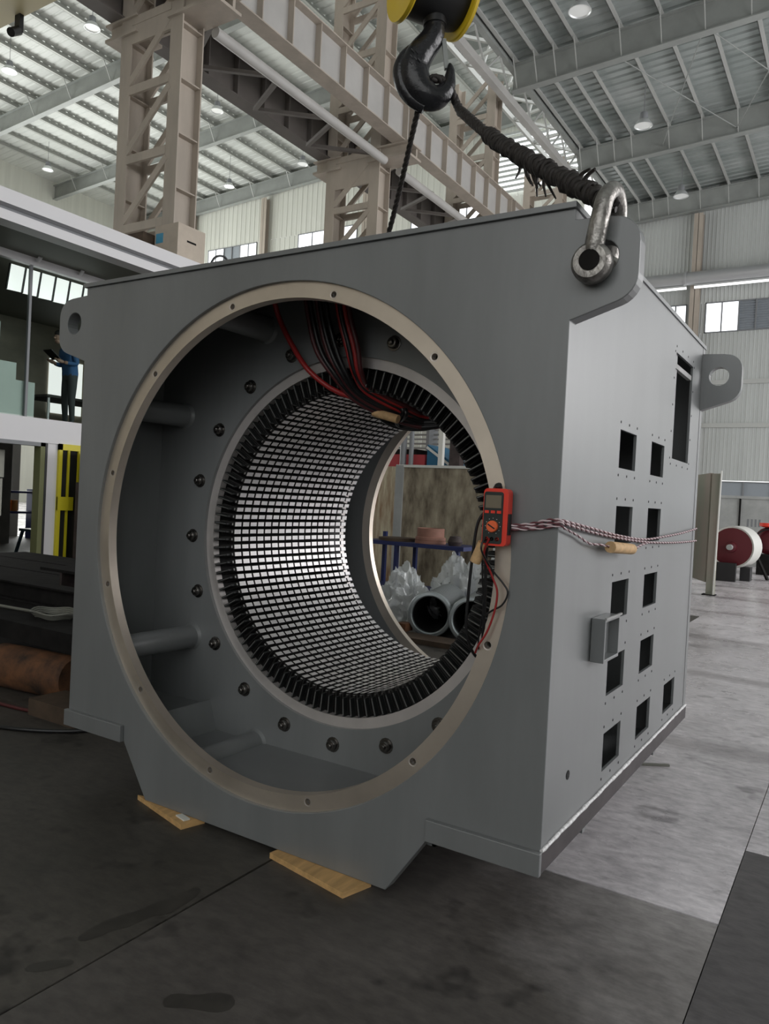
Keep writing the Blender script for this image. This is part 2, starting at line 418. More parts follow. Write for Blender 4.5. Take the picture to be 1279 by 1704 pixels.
for y in [14.85, 21.85, 28.85, 35.6]:
    ra = rafter(roof_r, -8.9, 16.5, y, zr, 0.92, 'rafter')
    for x in pr_x[:12]:
        z = zr(x)-0.24
        MB().bar((x, y-0.55, z), (x, y-0.06, z-0.86), 0.025, 0.05).bar((x, y+0.55, z), (x, y+0.06, z-0.86), 0.025, 0.05).build('fly_brace', 'purlin', ra)
# rods of the roof bracing between two rafters
for (xa, xb) in ((-5.5, -2.8), (-2.8, -5.5), (-2.8, 0.0), (0.0, -2.8)):
    MB().cyl((xa, 21.9, zr(xa)-0.9), (xb, 28.8, zr(xb)-0.9), 0.018, 6).build('brace_rod', 'rafter', roof_r)
pl_x = [-11.6-1.55*i for i in range(21)]
for x in pl_x: purlin(roof_l, x, -14, 36.2, zl, 'purlin_left')
for y in [14.85, 21.85, 28.85, 35.6]:
    ra = rafter(roof_l, -45, -11, y, zl, 0.92, 'rafter')
    for x in pl_x[::2]:
        z = zl(x)-0.24
        MB().bar((x, y-0.55, z), (x, y-0.06, z-0.86), 0.03, 0.05).bar((x, y+0.55, z), (x, y+0.06, z-0.86), 0.03, 0.05).build('fly_brace', 'purlin', ra)

# ---- far end wall, corrugated siding with window bands
def siding(name, x0, x1, z0, z1, y, m, pitch=0.17, depth=0.022, parent=None):
    mb = MB(); prof = []; x = x0
    while x < x1-1e-6:
        w = min(pitch, x1-x)
        prof += [(x, 0), (x+w*0.7, 0), (x+w*0.8, -depth), (x+w*0.95, -depth)]; x += pitch
    prof.append((x1, 0)); n = len(prof)
    vs = [(xx, y+dy, z) for z in (z0, z1) for xx, dy in prof]
    return mb.add(vs, [(i, i+1, n+i+1, n+i) for i in range(n-1)]).build(name, m, parent, fix=False)
YE = 35.85
wf = structure(siding('wall_far', -8.9, 16, 3.05, 9.93, YE, 'siding'))
siding('siding_panel', -8.9, 16, 11.36, 18.0, YE, 'siding', parent=wf)
wall_w = [(-6.65, -5.62, 0), (-4.80, -1.9, 1), (0.0, 2.9, 1), (4.8, 7.7, 1), (9.6, 12.5, 1)]
xs = -8.9
for a, b, k in wall_w:
    siding('siding_panel', xs, a, 9.93, 11.36, YE, 'siding', parent=wf); xs = b
siding('siding_panel', xs, 16, 9.93, 11.36, YE, 'siding', parent=wf)
wn = 0
def window(x0, x1, z0, z1, y, bright, louv, npane):
    """frame, panes and mullions; the part x>louv (if any) is louvred"""
    global wn; wn += 1
    mb = MB()
    for a, b in (((x0, y-0.05, z0), (x1, y+0.03, z0+0.05)), ((x0, y-0.05, z1-0.05), (x1, y+0.03, z1)), ((x0, y-0.05, z0), (x0+0.05, y+0.03, z1)), ((x1-0.05, y-0.05, z0), (x1, y+0.03, z1))): mb.box(a, b)
    w = structure(mb.build('window_%d' % wn, 'frame_grey'))
    dx = (x1-x0)/npane
    for i in range(npane):
        a, b = x0+i*dx, x0+(i+1)*dx
        if louv is not None and a >= louv-1e-3:
            MB().box((a, y+0.02, z0+0.04), (b, y+0.03, z1-0.04)).build('backing', 'louver', w)
            k = z0+0.06; l = MB()
            while k < z1-0.08:
                l.bar((a+0.03, y, k), (b-0.03, y, k), 0.10, 0.02, (0, 0.5, 1)); k += 0.11
            l.build('louver_blades', 'louver', w)
        else:
            MB().box((a+0.02, y, z0+0.04), (b-0.02, y+0.01, z1-0.04)).build('pane', bright, w)
        if i: MB().box((a-0.03, y-0.06, z0), (a+0.03, y+0.02, z1)).build('mullion', 'frame_grey', w)
    return w
for a, b, k in wall_w:
    if k: window(a, b, 9.93, 11.36, YE, 'skyglass', a+(b-a)*0.5, 4)
    else: window(a, b, 9.93, 11.36, YE, 'skyglass', None, 2)
# base wall, columns, girts, duct of the far wall
structure(MB().box((-8.9, YE, 0), (16, YE+0.2, 1.2)).build('wall_far_base', 'siding'))
for i, x in enumerate((-5.25, 2.3, 9.8)):
    MB().box((x-0.2, YE-0.42, 0), (x+0.2, YE-0.40, 15.5)).box((x-0.2, YE-0.10, 0), (x+0.2, YE-0.08, 15.5)).box((x-0.012, YE-0.42, 0), (x+0.012, YE-0.08, 15.5)).build('wall_column', 'steel_column', wf)
for z in (7.6, 5.6, 12.75):
    MB().box((-8.9, YE-0.10, z-0.10), (16, YE-0.05, z+0.10)).build('girt', 'purlin', wf)
d = thing('ventilation_duct', (3, 35.1, 12.1), 'silver round duct running along the far wall above the windows', 'duct')
MB().cyl((-8.6, 35.05, 12.35), (15, 35.05, 12.35), 0.30, 20).build('pipe', 'silver_pipe', d, 40)
for x in (-5.6, 2.3, 9.8): MB().lathe([(0.30, -0.05), (0.34, -0.05), (0.34, 0.05), (0.30, 0.05)], (x, 35.05, 12.35), (1, 0, 0), 20).build('coupling', 'silver_pipe', d, 40)
for i, (xa, xb) in enumerate(((-7.4, -5.55), (-5.2, 2.0), (2.6, 9.4))):
    t = thing('strip_light', ((xa+xb)/2, 35.05, 11.9), ['short lit strip light left of the far wall column below the duct', 'long lit strip light below the silver duct on the far wall', 'lit strip light at the right end of the far wall'][i], 'light')
    MB().box((xa, 35.0, 11.88), (xb, 35.1, 11.96)).build('tube', 'tube_light', t)
    MB().box((xa, 34.98, 11.96), (xb, 35.12, 12.04)).build('housing', 'lamp_shell', t)

# left bay end wall
wl = structure(siding('wall_far_left', -45, -10.9, 18.05, 23.3, YE, 'siding_left', 0.4))
siding('siding_panel', -45, -10.9, 10, 16.6, YE, 'siding_left', 0.4, parent=wl)
lw = [(-37.6, -33.1), (-29.6, -25.0), (-21.2, -16.4)]
xs = -45
for a, b in lw:
    siding('siding_panel', xs, a, 16.6, 18.05, YE, 'siding_left', 0.4, parent=wl); xs = b
siding('siding_panel', xs, -10.9, 16.6, 18.05, YE, 'siding_left', 0.4, parent=wl)
def window_mixed(x0, x1, z0, z1, y, kinds):
    w = window(x0, x1, z0, z1, y, 'skyglass', None, len(kinds))
    panes = [c for c in w.children if c.name.startswith('pane')]
    for p, k in zip(panes, kinds):
        if not k: p.data.materials[0] = MATS['louver']
for i in range(5):
    window_mixed(-8.8+4.9*i, -8.8+4.9*i+4.7, 1.2, 3.02, YE, ((0, 1, 1, 0), (0, 0, 0, 1), (0, 1, 0, 0), (1, 0, 0, 0), (0, 0, 1, 0))[i])
window_mixed(*lw[0], 16.6, 18.05, YE, (1, 1, 0, 0, 1, 1))
window_mixed(*lw[1], 16.6, 18.05, YE, (1, 1, 1, 1))
window_mixed(*lw[2], 16.6, 18.05, YE, (1, 1, 1, 1))
structure(MB().box((-45, YE, 0), (-8.9, YE+0.2, 10.1)).build('wall_far_left_base', 'siding_left'))
for x in (-32.3, -39.0, -24.2):
    MB().box((x-0.22, YE-0.42, 0), (x+0.22, YE-0.40, 20.7)).box((x-0.22, YE-0.10, 0), (x+0.22, YE-0.08, 20.7)).box((x-0.012, YE-0.42, 0), (x+0.012, YE-0.08, 20.7)).build('wall_column', 'steel_column', wl)
# side walls carrying the window bands that let the daylight in
wlf = structure(MB().box((-45.2, -14, 0), (-45.0, 36, 6.0)).build('wall_left', 'siding_left'))
MB().box((-45.2, -14, 16), (-45.0, 36, 21.5)).build('siding_panel', 'siding_left', wlf)
wrt = structure(MB().box((16.0, -14, 0), (16.2, 36, 1.4)).build('wall_right', 'siding'))
MB().box((16.0, -14, 9.8), (16.2, 36, 17.6)).build('siding_panel', 'siding', wrt)
MB().box((16.0, -14, 1.4), (16.2, 3.0, 9.8)).build('siding_panel', 'siding', wrt)
wrr = structure(MB().box((-46, -14.2, 0), (-4.0, -14.0, 22)).build('wall_rear_added', 'room_tan'))  # unseen rear wall, added with dark left part and opening to shape the light
MB().box((-4.0, -14.2, 0), (16, -14.0, 2.6)).build('siding_panel', 'siding', wrr)  # part of the added unseen rear wall
MB().box((-4.0, -14.2, 14), (16, -14.0, 17.6)).build('siding_panel', 'siding', wrr)  # part of the added unseen rear wall

# ---- lattice crane columns
def lattice_column(y, label, top, lo, big=True):
    t = thing('lattice_column', (-10.1, y+0.25, 0), label, 'column', 'lattice crane columns')
    zt = 10.85
    for x0, x1 in ((-11.30, -10.99), (-9.85, -9.52)):
        mb = MB()
        mb.box((x0, y, lo), (x1, y+0.03, top)).box((x0, y+0.53, lo), (x1, y+0.56, top))
        mb.box(((x0+x1)/2-0.012, y+0.03, lo), ((x0+x1)/2+0.012, y+0.53, top))
        leg = mb.build('leg', 'steel_column', t)
        z = lo+0.9
        while z < top-0.3:
            MB().box((x0+0.02, y+0.03, z), (x1-0.02, y+0.53, z+0.025)).build('stiffener', 'steel_column', leg); z += 1.05
    z = 9.28-1.39*6; H = 1.39
    while z < top-0.4:
        for yy in (y+0.02, y+0.54):
            MB().box((-10.99, yy-0.03, z), (-9.85, yy+0.03, z+0.17)).build('batten', 'steel_column', t)
            if z+H < top: MB().bar((-11.02, yy, z+0.24), (-9.82, yy, z+H-0.06), 0.05, 0.14).build('diagonal', 'steel_column', t)
        z += H
    # corbels under the two girders
    for x0, x1 in ((-11.75, -10.8), (-9.9, -8.6)):
        MB().box((x0, y-0.06, 10.50), (x1, y+0.62, 10.56)).box((x0+0.06, y+0.05, 10.56), (x1-0.06, y+0.12, 10.82)).box((x0+0.06, y+0.44, 10.56), (x1-0.06, y+0.51, 10.82)).box((x0, y-0.06, 10.82), (x1, y+0.62, 10.86)).build('corbel', 'steel_column', t)
    MB().box((-10.99, y+0.0, 10.30 if y < 8 else 9.95), (-9.85, y+0.05, 10.84)).build('head_plate', 'steel_column', t)
    return t
labs = ['brown lattice column rising behind the white office roof', 'brown lattice column behind the hanging sling, second from the office',
        'lattice column just right of the crane hook, third from the office', 'slim lattice column behind the wrapped rope sling, fourth from the office']
for y, lab in zip(COLY[:4], labs): lattice_column(y, lab, 16.3 if y > 8 else 14.5, 0.0)

# ---- crane runway girders, one per bay, on both sides of the columns
def girder(x, y0, y1, side, web_m, label):
    t = thing('crane_girder', (x, (y0+y1)/2, 10.86), label, 'girder', 'crane runway girders')
    z0, z1 = 10.86, 11.92
    MB().box((x-0.01, y0, z0+0.03), (x+0.01, y1, z1-0.03)).build('web', web_m, t)
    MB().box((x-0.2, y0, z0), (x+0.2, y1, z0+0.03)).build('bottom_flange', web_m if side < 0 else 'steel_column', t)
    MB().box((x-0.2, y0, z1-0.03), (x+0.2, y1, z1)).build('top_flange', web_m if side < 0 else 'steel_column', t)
    MB().box((x-0.04, y0, z1), (x+0.04, y1, z1+0.12)).build('rail', 'iron_brown', t)
    n = 8
    for i in range(n):
        y = y0+0.12+(y1-y0-0.24)*i/(n-1)
        MB().box((x+0.01, y-0.012, z0+0.03), (x+0.17, y+0.012, z1-0.03)).box((x-0.17, y-0.012, z0+0.03), (x-0.01, y+0.012, z1-0.03)).build('stiffener', 'girder_shade_brown' if side < 0 else 'steel_column', t)
    return t
gy = [0.85]+COLY
gn = ['before the office column', 'between the first and second lattice columns', 'between the second and third lattice columns', 'between the third and fourth lattice columns', 'beyond the fourth lattice column']
for i in range(5):
    girder(-8.92, gy[i]+0.3, gy[i+1]+0.22, 1, 'girder_pale', 'pale crane girder with web stiffeners '+gn[i])
    girder(-11.38, gy[i]+0.3, gy[i+1]+0.22, -1, 'girder_shade_brown', 'dark brown crane girder in shade '+gn[i])
for i in range(4):
    y0, y1 = gy[i+1]+0.64, (gy+[42.85])[i+2]-0.1
    if i == 3: y1 = 35.5
    t = thing('tie_tube', (-9.6, (y0+y1)/2, 10.42), ['pale tie tube below the nearest pale girder', 'pale tie tube right of the second lattice column', 'pale tie tube right of the third lattice column', 'pale tie tube right of the fourth lattice column'][i], 'tube', 'tie tubes')
    MB().cyl((-9.30, y0, 10.42), (-9.30, y1, 10.42), 0.11, 14).build('tube', 'girder_pale', t, 40)
    for k in range(3):
        a = y0+(y1-y0)*k/3; b = y0+(y1-y0)*(k+0.5)/3; c2 = y0+(y1-y0)*(k+1)/3
        MB().bar((-9.40, a, 10.6), (-11.1, b, 10.75), 0.10, 0.08).build('brace', 'girder_shade_brown', t)
        MB().bar((-11.1, b, 10.75), (-9.40, c2, 10.6), 0.10, 0.08).build('brace', 'girder_shade_brown', t)
# ---- eaves beam of the low roof, roof lantern framing above the columns
t = thing('eaves_beam', (-9.1, 15, 15.4), 'long pale eaves beam where the low roof meets the columns', 'beam')
MB().box((-9.16, -10, 15.15), (-8.94, 36, 15.42)).build('lower_chord', 'girder_pale', t)
MB().box((-9.1, -10, 16.3), (-8.9, 36, 16.75)).build('upper_chord', 'rafter', t)
for k in range(14):
    y = 8+2.0*k
    MB().bar((-9.05, y, 15.4), (-9.05, y+1.0, 16.35), 0.05, 0.06).build('brace', 'purlin', t)
    MB().bar((-9.05, y+1.0, 16.35), (-9.05, y+2.0, 15.4), 0.05, 0.06).build('brace', 'purlin', t)
t = thing('lantern_truss', (-10.2, 20, 17.3), 'white daylit roof truss above the lattice columns', 'truss')
MB().box((-10.95, 4, 17.0), (-10.85, 36, 17.2)).build('side_chord', 'purlin', t)
MB().box((-10.95, 4, 19.4), (-10.85, 36, 19.6)).build('side_chord', 'purlin', t)
for k in range(12):
    y = 10+2.2*k
    MB().bar((-9.0, y, 16.7), (-10.9, y+1.1, 17.1), 0.10, 0.10).build('brace', 'purlin', t)
    MB().bar((-10.9, y+1.1, 17.1), (-9.0, y+2.2, 16.7), 0.10, 0.10).build('brace', 'purlin', t)
    MB().bar((-10.9, y, 17.1), (-10.9, y+1.1, 19.5), 0.08, 0.08).build('brace', 'purlin', t)
t = thing('louvre_window', (-13, 35.6, 17), 'bright louvred window high on the far wall behind the wrapped rope', 'window')
for z0 in (18.3, 19.3, 20.3):
    MB().box((-16.2, 35.66, z0), (-10.9, 35.72, z0+0.8)).build('pane', 'skyglass', t)
for k in range(12): MB().bar((-16.2, 35.55, 18.2+0.28*k), (-10.9, 35.55, 18.2+0.28*k), 0.08, 0.12).build('slat', 'siding', t)

# ---- high-bay lamps
def lamp(x, y, zc, on, label):
    t = thing('high_bay_lamp', (x, y, zc), label, 'lamp', 'high bay lamps')
    MB().lathe([(0.04, 0.50), (0.13, 0.46), (0.15, 0.25), (0.13, 0.22)], (x, y, zc), (0, 0, 1), 14).build('driver', 'frame_grey', t, 40)
    MB().lathe([(0.12, 0.24), (0.20, 0.20), (0.31, 0.03), (0.32, 0.0), (0.30, 0.0), (0.19, 0.17)], (x, y, zc), (0, 0, 1), 20).build('reflector', 'lamp_shell', t, 40)
    MB().lathe([(0.001, 0.03), (0.28, 0.03), (0.28, 0.05), (0.001, 0.05)], (x, y, zc), (0, 0, 1), 18).build('lens', 'lamp_on' if on else 'lamp_dim', t)
    MB().cyl((x, y, zc+0.48), (x, y, (zl(x) if x < -10 else zr(x))), 0.012, 6).build('hanger', 'frame_grey', t)
lamp(-32.0, 17.7, 20.0, True, 'lit lamp at the left picture edge under the high roof')
lamp(-25.7, 17.4, 20.0, False, 'unlit lamp left of the office column near the top edge')
lamp(-40.3, 25.2, 20.0, False, 'unlit lamp low on the left roof beside the office column')
lamp(-25.9, 24.7, 20.0, False, 'unlit lamp right of the office column below the dark girder')
lamp(-31.9, 31.8, 20.0, True, 'lit lamp near the left end wall between two columns')
lamp(-25.8, 31.3, 20.0, False, 'unlit lamp near the left end wall beside the second column')
lamp(-5.3, 18.0, 15.0, False, 'white lamp under the low roof at the top edge')
lamp(-5.3, 25.1, 15.0, False, 'white lamp in the middle bay of the low roof')
lamp(-5.35, 31.9, 15.0, False, 'white lamp under the low roof nearest the far wall')

# ---- left bay crane bridge with spot lamp
t = thing('crane_bridge', (-20, 7.5, 12.2), 'beige yellow crane bridge girder at the top left corner', 'crane')
MB().box((-44, 6.6, 12.2), (-12.0, 8.08, 13.6)).build('box_girder', 'crane_beige', t)
MB().box((-44, 6.5, 13.6), (-12.0, 8.18, 13.64)).build('top_plate', 'crane_beige', t)
t = thing('spot_lamp', (-15.2, 8.2, 11.9), 'small black spot lamp under the beige crane bridge', 'lamp')
MB().cyl((-15.2, 8.0, 11.85), (-15.1, 7.75, 11.65), 0.10, 14).build('housing', 'black', t, 40)
MB().box((-15.3, 7.95, 11.8), (-15.1, 8.05, 12.2)).build('bracket', 'black', t)

# ================================================================== THE MACHINE
ZC = 1.2035; WX = 1.19; DY = 2.286; ZT = 2.34; ZB = 0.249
mach = thing('stator_frame', (0, 1.14, 0), 'huge grey welded generator stator frame with round opening and slotted bore', 'machine')
def outline():
    P = [(WX, ZT), (WX, 2.305), (1.30, 2.300)]
    P += arc(1.31, 2.215, 0.083, 90, 0, 6)
    P += arc(1.308, 2.12, 0.085, 0, -72, 6)
    P += [(WX, 1.992), (WX, ZB), (0.787, ZB), (0.629, 0.022)]
    return P+[(-x, z) for x, z in reversed(P)]
lug_holes = [circ(1.278, 2.178, 0.052, 24), circ(-1.278, 2.178, 0.052, 24)]
MB().plate(outline(), [circ(0, ZC, 1.037, 160)]+lug_holes, 0.0, 0.06, XZ).build('front_plate', 'paint', mach, bevel=0.003)
MB().plate(outline(), [circ(0, ZC, 1.037, 160)]+lug_holes, DY-0.06, DY, XZ).build('back_plate', 'paint', mach)
def ring_part(y0, y1, holes, m='machined'):
    return MB().plate(circ(0, ZC, 1.037, 160), [circ(0, ZC, 0.975, 160)]+holes, y0, y1, XZ).build('flange_ring', m, mach, 25)
bolt_a = [math.radians(14.886+30*i) for i in range(12)]
fr = ring_part(0.016, 0.06, [circ(math.cos(a), ZC+math.sin(a), 0.0125, 12) for a in bolt_a])
ring_part(DY-0.06, DY-0.016, [])
for a in bolt_a:
    x, z = math.cos(a), ZC+math.sin(a)
    MB().lathe([(0.0125, 0.03), (0.001, 0.034)], (x, 0.016, z), (0, 1, 0), 12).build('tapped_hole', 'hole_black', fr)
    MB().lathe([(0.017, -0.0005), (0.0128, 0.0008), (0.0122, 0.02), (0.0135, 0.02)], (x, 0.016, z), (0, 1, 0), 12).build('thread_rim', 'machined_pale', fr)
# top cover plate, side panels, base bars
MB().box((-WX-0.012, -0.012, ZT), (WX+0.005, DY+0.01, ZT+0.018)).build('top_cover', 'paint', mach)
rows = [1.722, 1.427, 1.132, 0.838, 0.543]
holes = []
for zt in rows:
    holes += [rect(0.65, 0.895, zt-0.148, zt), rect(1.16, 1.41, zt-0.148, zt)]
holes.append(rect(1.70, 1.955, 0.395, 0.543)); holes.append(rect(1.555, 1.975, 1.677, 2.19))
MB().plate(rect(0.06, DY-0.06, 0.32, ZT), holes, WX-0.014, WX-0.002, YZ).build('side_panel', 'paint', mach)
MB().plate(rect(0.06, DY-0.06, 0.32, ZT), [], -WX+0.002, -WX+0.014, YZ).build('side_panel', 'paint', mach)
mb = MB()
for h in holes:
    (a, c), (b, _), (_, d), _ = h
    k = 3 if b-a < 0.3 else 4
    for i in range(k):
        y = a+(b-a)*i/(k-1)
        for z in (c-0.028, d+0.028): mb.lathe([(0.001, 0.0012), (0.0055, 0.0012), (0.0055, -0.002)], (WX-0.002, y, z), (1, 0, 0), 6)
    if k == 4:
        for i in range(5):
            z = c+(d-c)*i/4
            for y in (a-0.025, b+0.025): mb.lathe([(0.001, 0.0012), (0.0055, 0.0012), (0.0055, -0.002)], (WX-0.002, y, z), (1, 0, 0), 6)
stuff(mb.build('screw_holes', 'hole_black', mach))
MB().lathe([(0.001, 0.002), (0.016, 0.002), (0.016, -0.004)], (WX-0.002, 0.235, 0.501), (1, 0, 0), 10).build('plugged_hole', 'hole_black', mach)
MB().box((WX-0.028, 1.556, 2.118), (WX-0.008, 1.974, 2.142)).build('inner_rail', 'paint_light', mach)
for s in (-1, 1):
    MB().box((s*0.787, 0.0, ZB), (s*(WX+0.004), DY+0.014, 0.322)).build('base_bar', 'bar_dark', mach, bevel=0.004)  # bars get a darker colour than their front faces
    MB().box((s*0.787, -0.022, ZB), (s*(WX+0.006), -0.0005, 0.324)).build('base_bar_face', 'paint', mach, bevel=0.003)
    MB().box((s*0.787, 0.06, 0.322), (s*WX, DY-0.06, 0.33)).build('base_plate', 'paint', mach)
path = smooth_path([(WX+0.003+random.uniform(-.0008, .0008), y, 0.3265+random.uniform(-.0008, .0008)) for y in [0.0+0.0572*i for i in range(41)]], 2)
MB().tube(path, [0.0070+random.uniform(-.0012, .0014) for _ in path], 8).build('weld_bead', 'weld', mach, 60)
MB().box((-0.787, 0.06, 0.20), (0.787, DY-0.06, 0.212)).build('bottom_panel', 'paint', mach)
for s in (-1, 1): MB().box((s*0.775, 0.06, 0.20), (s*0.787, DY-0.06, 0.33)).build('bottom_rib', 'paint', mach)
# terminal box frame on the side panel
tb = MB().plate(rect(0.405, 0.60, 0.862, 1.020), [rect(0.417, 0.588, 0.874, 1.008)], WX, WX+0.05, YZ).build('terminal_box', 'paint', mach, bevel=0.002)
MB().box((WX, 0.417, 0.874), (WX+0.014, 0.588, 1.008)).build('box_back', 'paint', tb)
MB().box((WX+0.048, 0.40, 1.019), (WX+0.056, 0.605, 1.026)).build('box_lip', 'paint_light', tb)
# end walls of the core and their bolts
def end_wall(y0, y1):
    return MB().plate(rect(-WX+0.014, WX-0.014, 0.21, ZT), [circ(0, ZC, 0.832, 120)], y0, y1, XZ).build('end_wall', 'paint', mach)
ew = end_wall(0.482, 0.52); end_wall(1.60, 1.64)
MB().lathe([(0.834, 0.500), (0.834, 0.54), (0.786, 0.54), (0.786, 0.500)], (0, 0, ZC), (0, 1, 0), 160, True).build('core_ring', 'machined_pale', mach, 30)
MB().lathe([(0.845, 1.56), (0.845, 1.66), (0.80, 1.66), (0.80, 1.56)], (0, 0, ZC), (0, 1, 0), 120, True).build('core_ring', 'machined_pale', mach, 30)
b0 = MB().lathe([(0.034, 0), (0.034, -0.004), (0.025, -0.005), (0.0245, -0.022), (0.021, -0.026), (0.012, -0.027), (0.012, -0.036), (0.009, -0.039), (0.0008, -0.040)], (0.91, 0.482, ZC), (0, 1, 0), 14).build('wall_bolt', 'bolt', mach, 35)
for i in range(20):
    a = math.radians(2.1+18*i)
    share(b0, mach, (0.91*math.cos(a)-0.91, 0, 0.91*math.sin(a)))
bpy.data.objects.remove(b0)
# tie pipes and gusset plate in the front chamber
for a, R in ((115.7, 1.095), (64.3, 1.095), (211.8, 1.04), (247.0, 1.085), (-31.8, 1.04), (-67.0, 1.085), (150, 1.16), (30, 1.16)):
    x, z = R*math.cos(math.radians(a)), ZC+R*math.sin(math.radians(a))
    p = MB().cyl((x, 0.06, z), (x, 0.482, z), 0.0575, 24).build('tie_pipe', 'paint', mach, 40)
    MB().lathe([(0.0575, -0.014), (0.068, 0.0)], (x, 0.482, z), (0, 1, 0), 24).build('weld_fillet', 'paint', p, 40)
for s in (-1, 1):
    MB().add([(s*x, y, z) for y in (0.15, 0.482) for x, z in ((0.735, 0.355), (0.679, 0.195), (0.690, 0.190), (0.746, 0.350))],
             [(0, 1, 2, 3), (4, 7, 6, 5), (0, 4, 5, 1), (1, 5, 6, 2), (2, 6, 7, 3), (3, 7, 4, 0)]).build('gusset', 'paint', mach)
# slotted core: dark slot cylinder, finger plates, lamination packets
MB().lathe([(0.786, 0.54), (0.845, 0.54), (0.845, 1.60), (0.786, 1.60)], (0, 0, ZC), (0, 1, 0), 132, True).build('core_back', 'slot_black', mach, 30)
NT = 114; NP = 17; Y0, Y1 = 0.548, 1.53
pit = (Y1-Y0)/NP; PW = 2*PI/NT*0.685*0.56
def radial_box(a, r0, r1, y0, y1, w0, w1):
    ca, sa = math.cos(a), math.sin(a); vs = []
    for y in (y0, y1):
        for r, w in ((r0, w0), (r1, w1)):
            for s in (-1, 1): vs.append((r*ca-s*w/2*sa, y, ZC+r*sa+s*w/2*ca))
    return vs, [(0, 1, 3, 2), (4, 6, 7, 5), (0, 4, 5, 1), (2, 3, 7, 6), (0, 2, 6, 4), (1, 5, 7, 3)]
vis = sorted(range(NT), key=lambda i: abs(((i*360/NT-205+180) % 360)-180))[:50]   # teeth on the left and below, nearest the eye
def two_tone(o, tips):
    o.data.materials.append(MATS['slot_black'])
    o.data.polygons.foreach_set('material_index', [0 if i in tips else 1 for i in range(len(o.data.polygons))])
    return o
rest = MB()
for i in range(NT):
    a = 2*PI*i/NT
    for k in range(NP):
        y0 = Y0+k*pit; w = PW*(1+0.06*math.sin(i*7.3+k*2.1)); vs, fs = radial_box(a, 0.686+0.0008*math.sin(i*3.1+k), 0.79, y0, y0+pit*0.79, w, w*1.1)
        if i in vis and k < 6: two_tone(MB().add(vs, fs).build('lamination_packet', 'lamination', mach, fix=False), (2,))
        else: rest.add(vs, fs)
    vs, fs = radial_box(a, 0.702, 0.788, 0.505, 0.534, PW*0.40, PW*0.40)
    fg = MB().add(vs, fs).build('finger', 'finger', mach, fix=False)
    vs, fs = radial_box(a, 0.706, 0.780, 0.5035, 0.505, PW*0.09, PW*0.09)
    MB().add(vs, fs).build('finger_edge', 'finger_tip', fg, fix=False)
    vs, fs = radial_box(a, 0.694, 0.78, 0.5355, 0.5435, PW*0.55, PW*0.55)
    rest.add(vs, fs)
o = stuff(rest.build('lamination_packets', 'lamination', mach, fix=False))
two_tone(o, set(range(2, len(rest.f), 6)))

# ================================================================== RIGGING
# shackle on the front right lug
sh = thing('shackle', (1.27, 0.03, 2.10), 'worn steel bow shackle through the lug at the front right corner', 'shackle')
bow = smooth_path([(1.262, -0.038, 2.165), (1.272, -0.046, 2.22), (1.283, -0.050, 2.28), (1.292, -0.034, 2.345), (1.298, 0.03, 2.385), (1.294, 0.094, 2.345), (1.283, 0.11, 2.28), (1.272, 0.106, 2.22), (1.262, 0.098, 2.165)], 7)
MB().tube(bow, [0.031-0.004*math.sin(PI*i/(len(bow)-1)) for i in range(len(bow))], 16).build('bow', 'shackle', sh, 60)
for y0, y1 in ((-0.066, -0.006), (0.066, 0.126)):
    MB().lathe([(0.001, y0), (0.050, y0), (0.060, y0+0.012), (0.062, (y0+y1)/2), (0.060, y1-0.012), (0.050, y1), (0.001, y1)], (1.262, 0, 2.150), (0, 1, 0), 28).build('eye', 'shackle', sh, 35)
MB().cyl((1.262, -0.071, 2.152), (1.262, 0.15, 2.152), 0.031, 22).build('pin', 'iron_dark', sh, 40)
MB().lathe([(0.03, 0.128), (0.052, 0.13), (0.052, 0.165), (0.03, 0.167)], (1.262, 0, 2.152), (0, 1, 0), 6).build('nut', 'shackle', sh)

# hook block and hook: plane of the hook faces along U
U = Vector((0.846, 0.533, 0.0)); UP = Vector((0, 0, 1)); NRM = Vector((0.533, -0.846, 0))
HO = Vector((0.0, 1.14, 3.65)); PXM = 1/321.6
def hk(px, py, n=0.0):
    # local hook drawing in millimetre-like units: origin 724,112
    dx, dy = (px-724)*PXM, (py-112)*PXM
    return HO + U*(dx-0.051*-dy) + UP*(-dy+0.0) + NRM*n
h = thing('crane_hook', hk(712, 186), 'black forged crane hook hanging above the machine', 'hook')
spine = [(724, 36, 17), (722, 52, 18), (716, 68, 20), (704, 84, 22), (694, 100, 24), (688, 117, 25.5), (690, 135, 26), (699, 151, 25), (712, 160, 23.5), (726, 161, 20), (738, 153, 16), (745, 141, 12.5), (748, 128, 9.5), (749, 116, 7), (748, 107, 4), (747, 104, 1.5)]
cp = smooth_path([hk(x, y) for x, y, r in spine], 4)
rr = [];
for i in range(len(spine)-1):
    for k in range(4): rr.append((spine[i][2]*(1-k/4)+spine[i+1][2]*k/4)*PXM)
rr.append(spine[-1][2]*PXM)
MB().tube(cp, rr, 20).build('hook_body', 'hook_black', h, 70)
# flattened back flange of the forging
back = smooth_path([hk(x, y) for x, y in ((690, 82), (673, 100), (666, 122), (671, 146), (686, 167), (706, 180))], 5)
MB().tube(back, [0.030+0.012*math.sin(PI*i/(len(back)-1)) for i in range(len(back))], 12).build('back_flange', 'hook_black', h, 70)
MB().bar(hk(738, 66), hk(743, 112, -0.01), 0.022, 0.03, NRM).build('safety_latch', 'rafter', h)
MB().cyl(hk(733, 62, -0.02), hk(733, 62, 0.02), 0.016, 10).build('latch_pivot', 'bolt', h)
for k, (a, b) in enumerate(((683, 98), (690, 100), (681, 108), (688, 111), (694, 113), (680, 118), (687, 121))):
    MB().bar(hk(a, b, 0.0765), hk(a+4, b+5, 0.0765), 0.004, 0.012, NRM).build('raised_mark', 'hook_black', h)
blk = thing('hook_block', hk(722, -70), 'black and yellow crane hook block at the top edge', 'hook block')
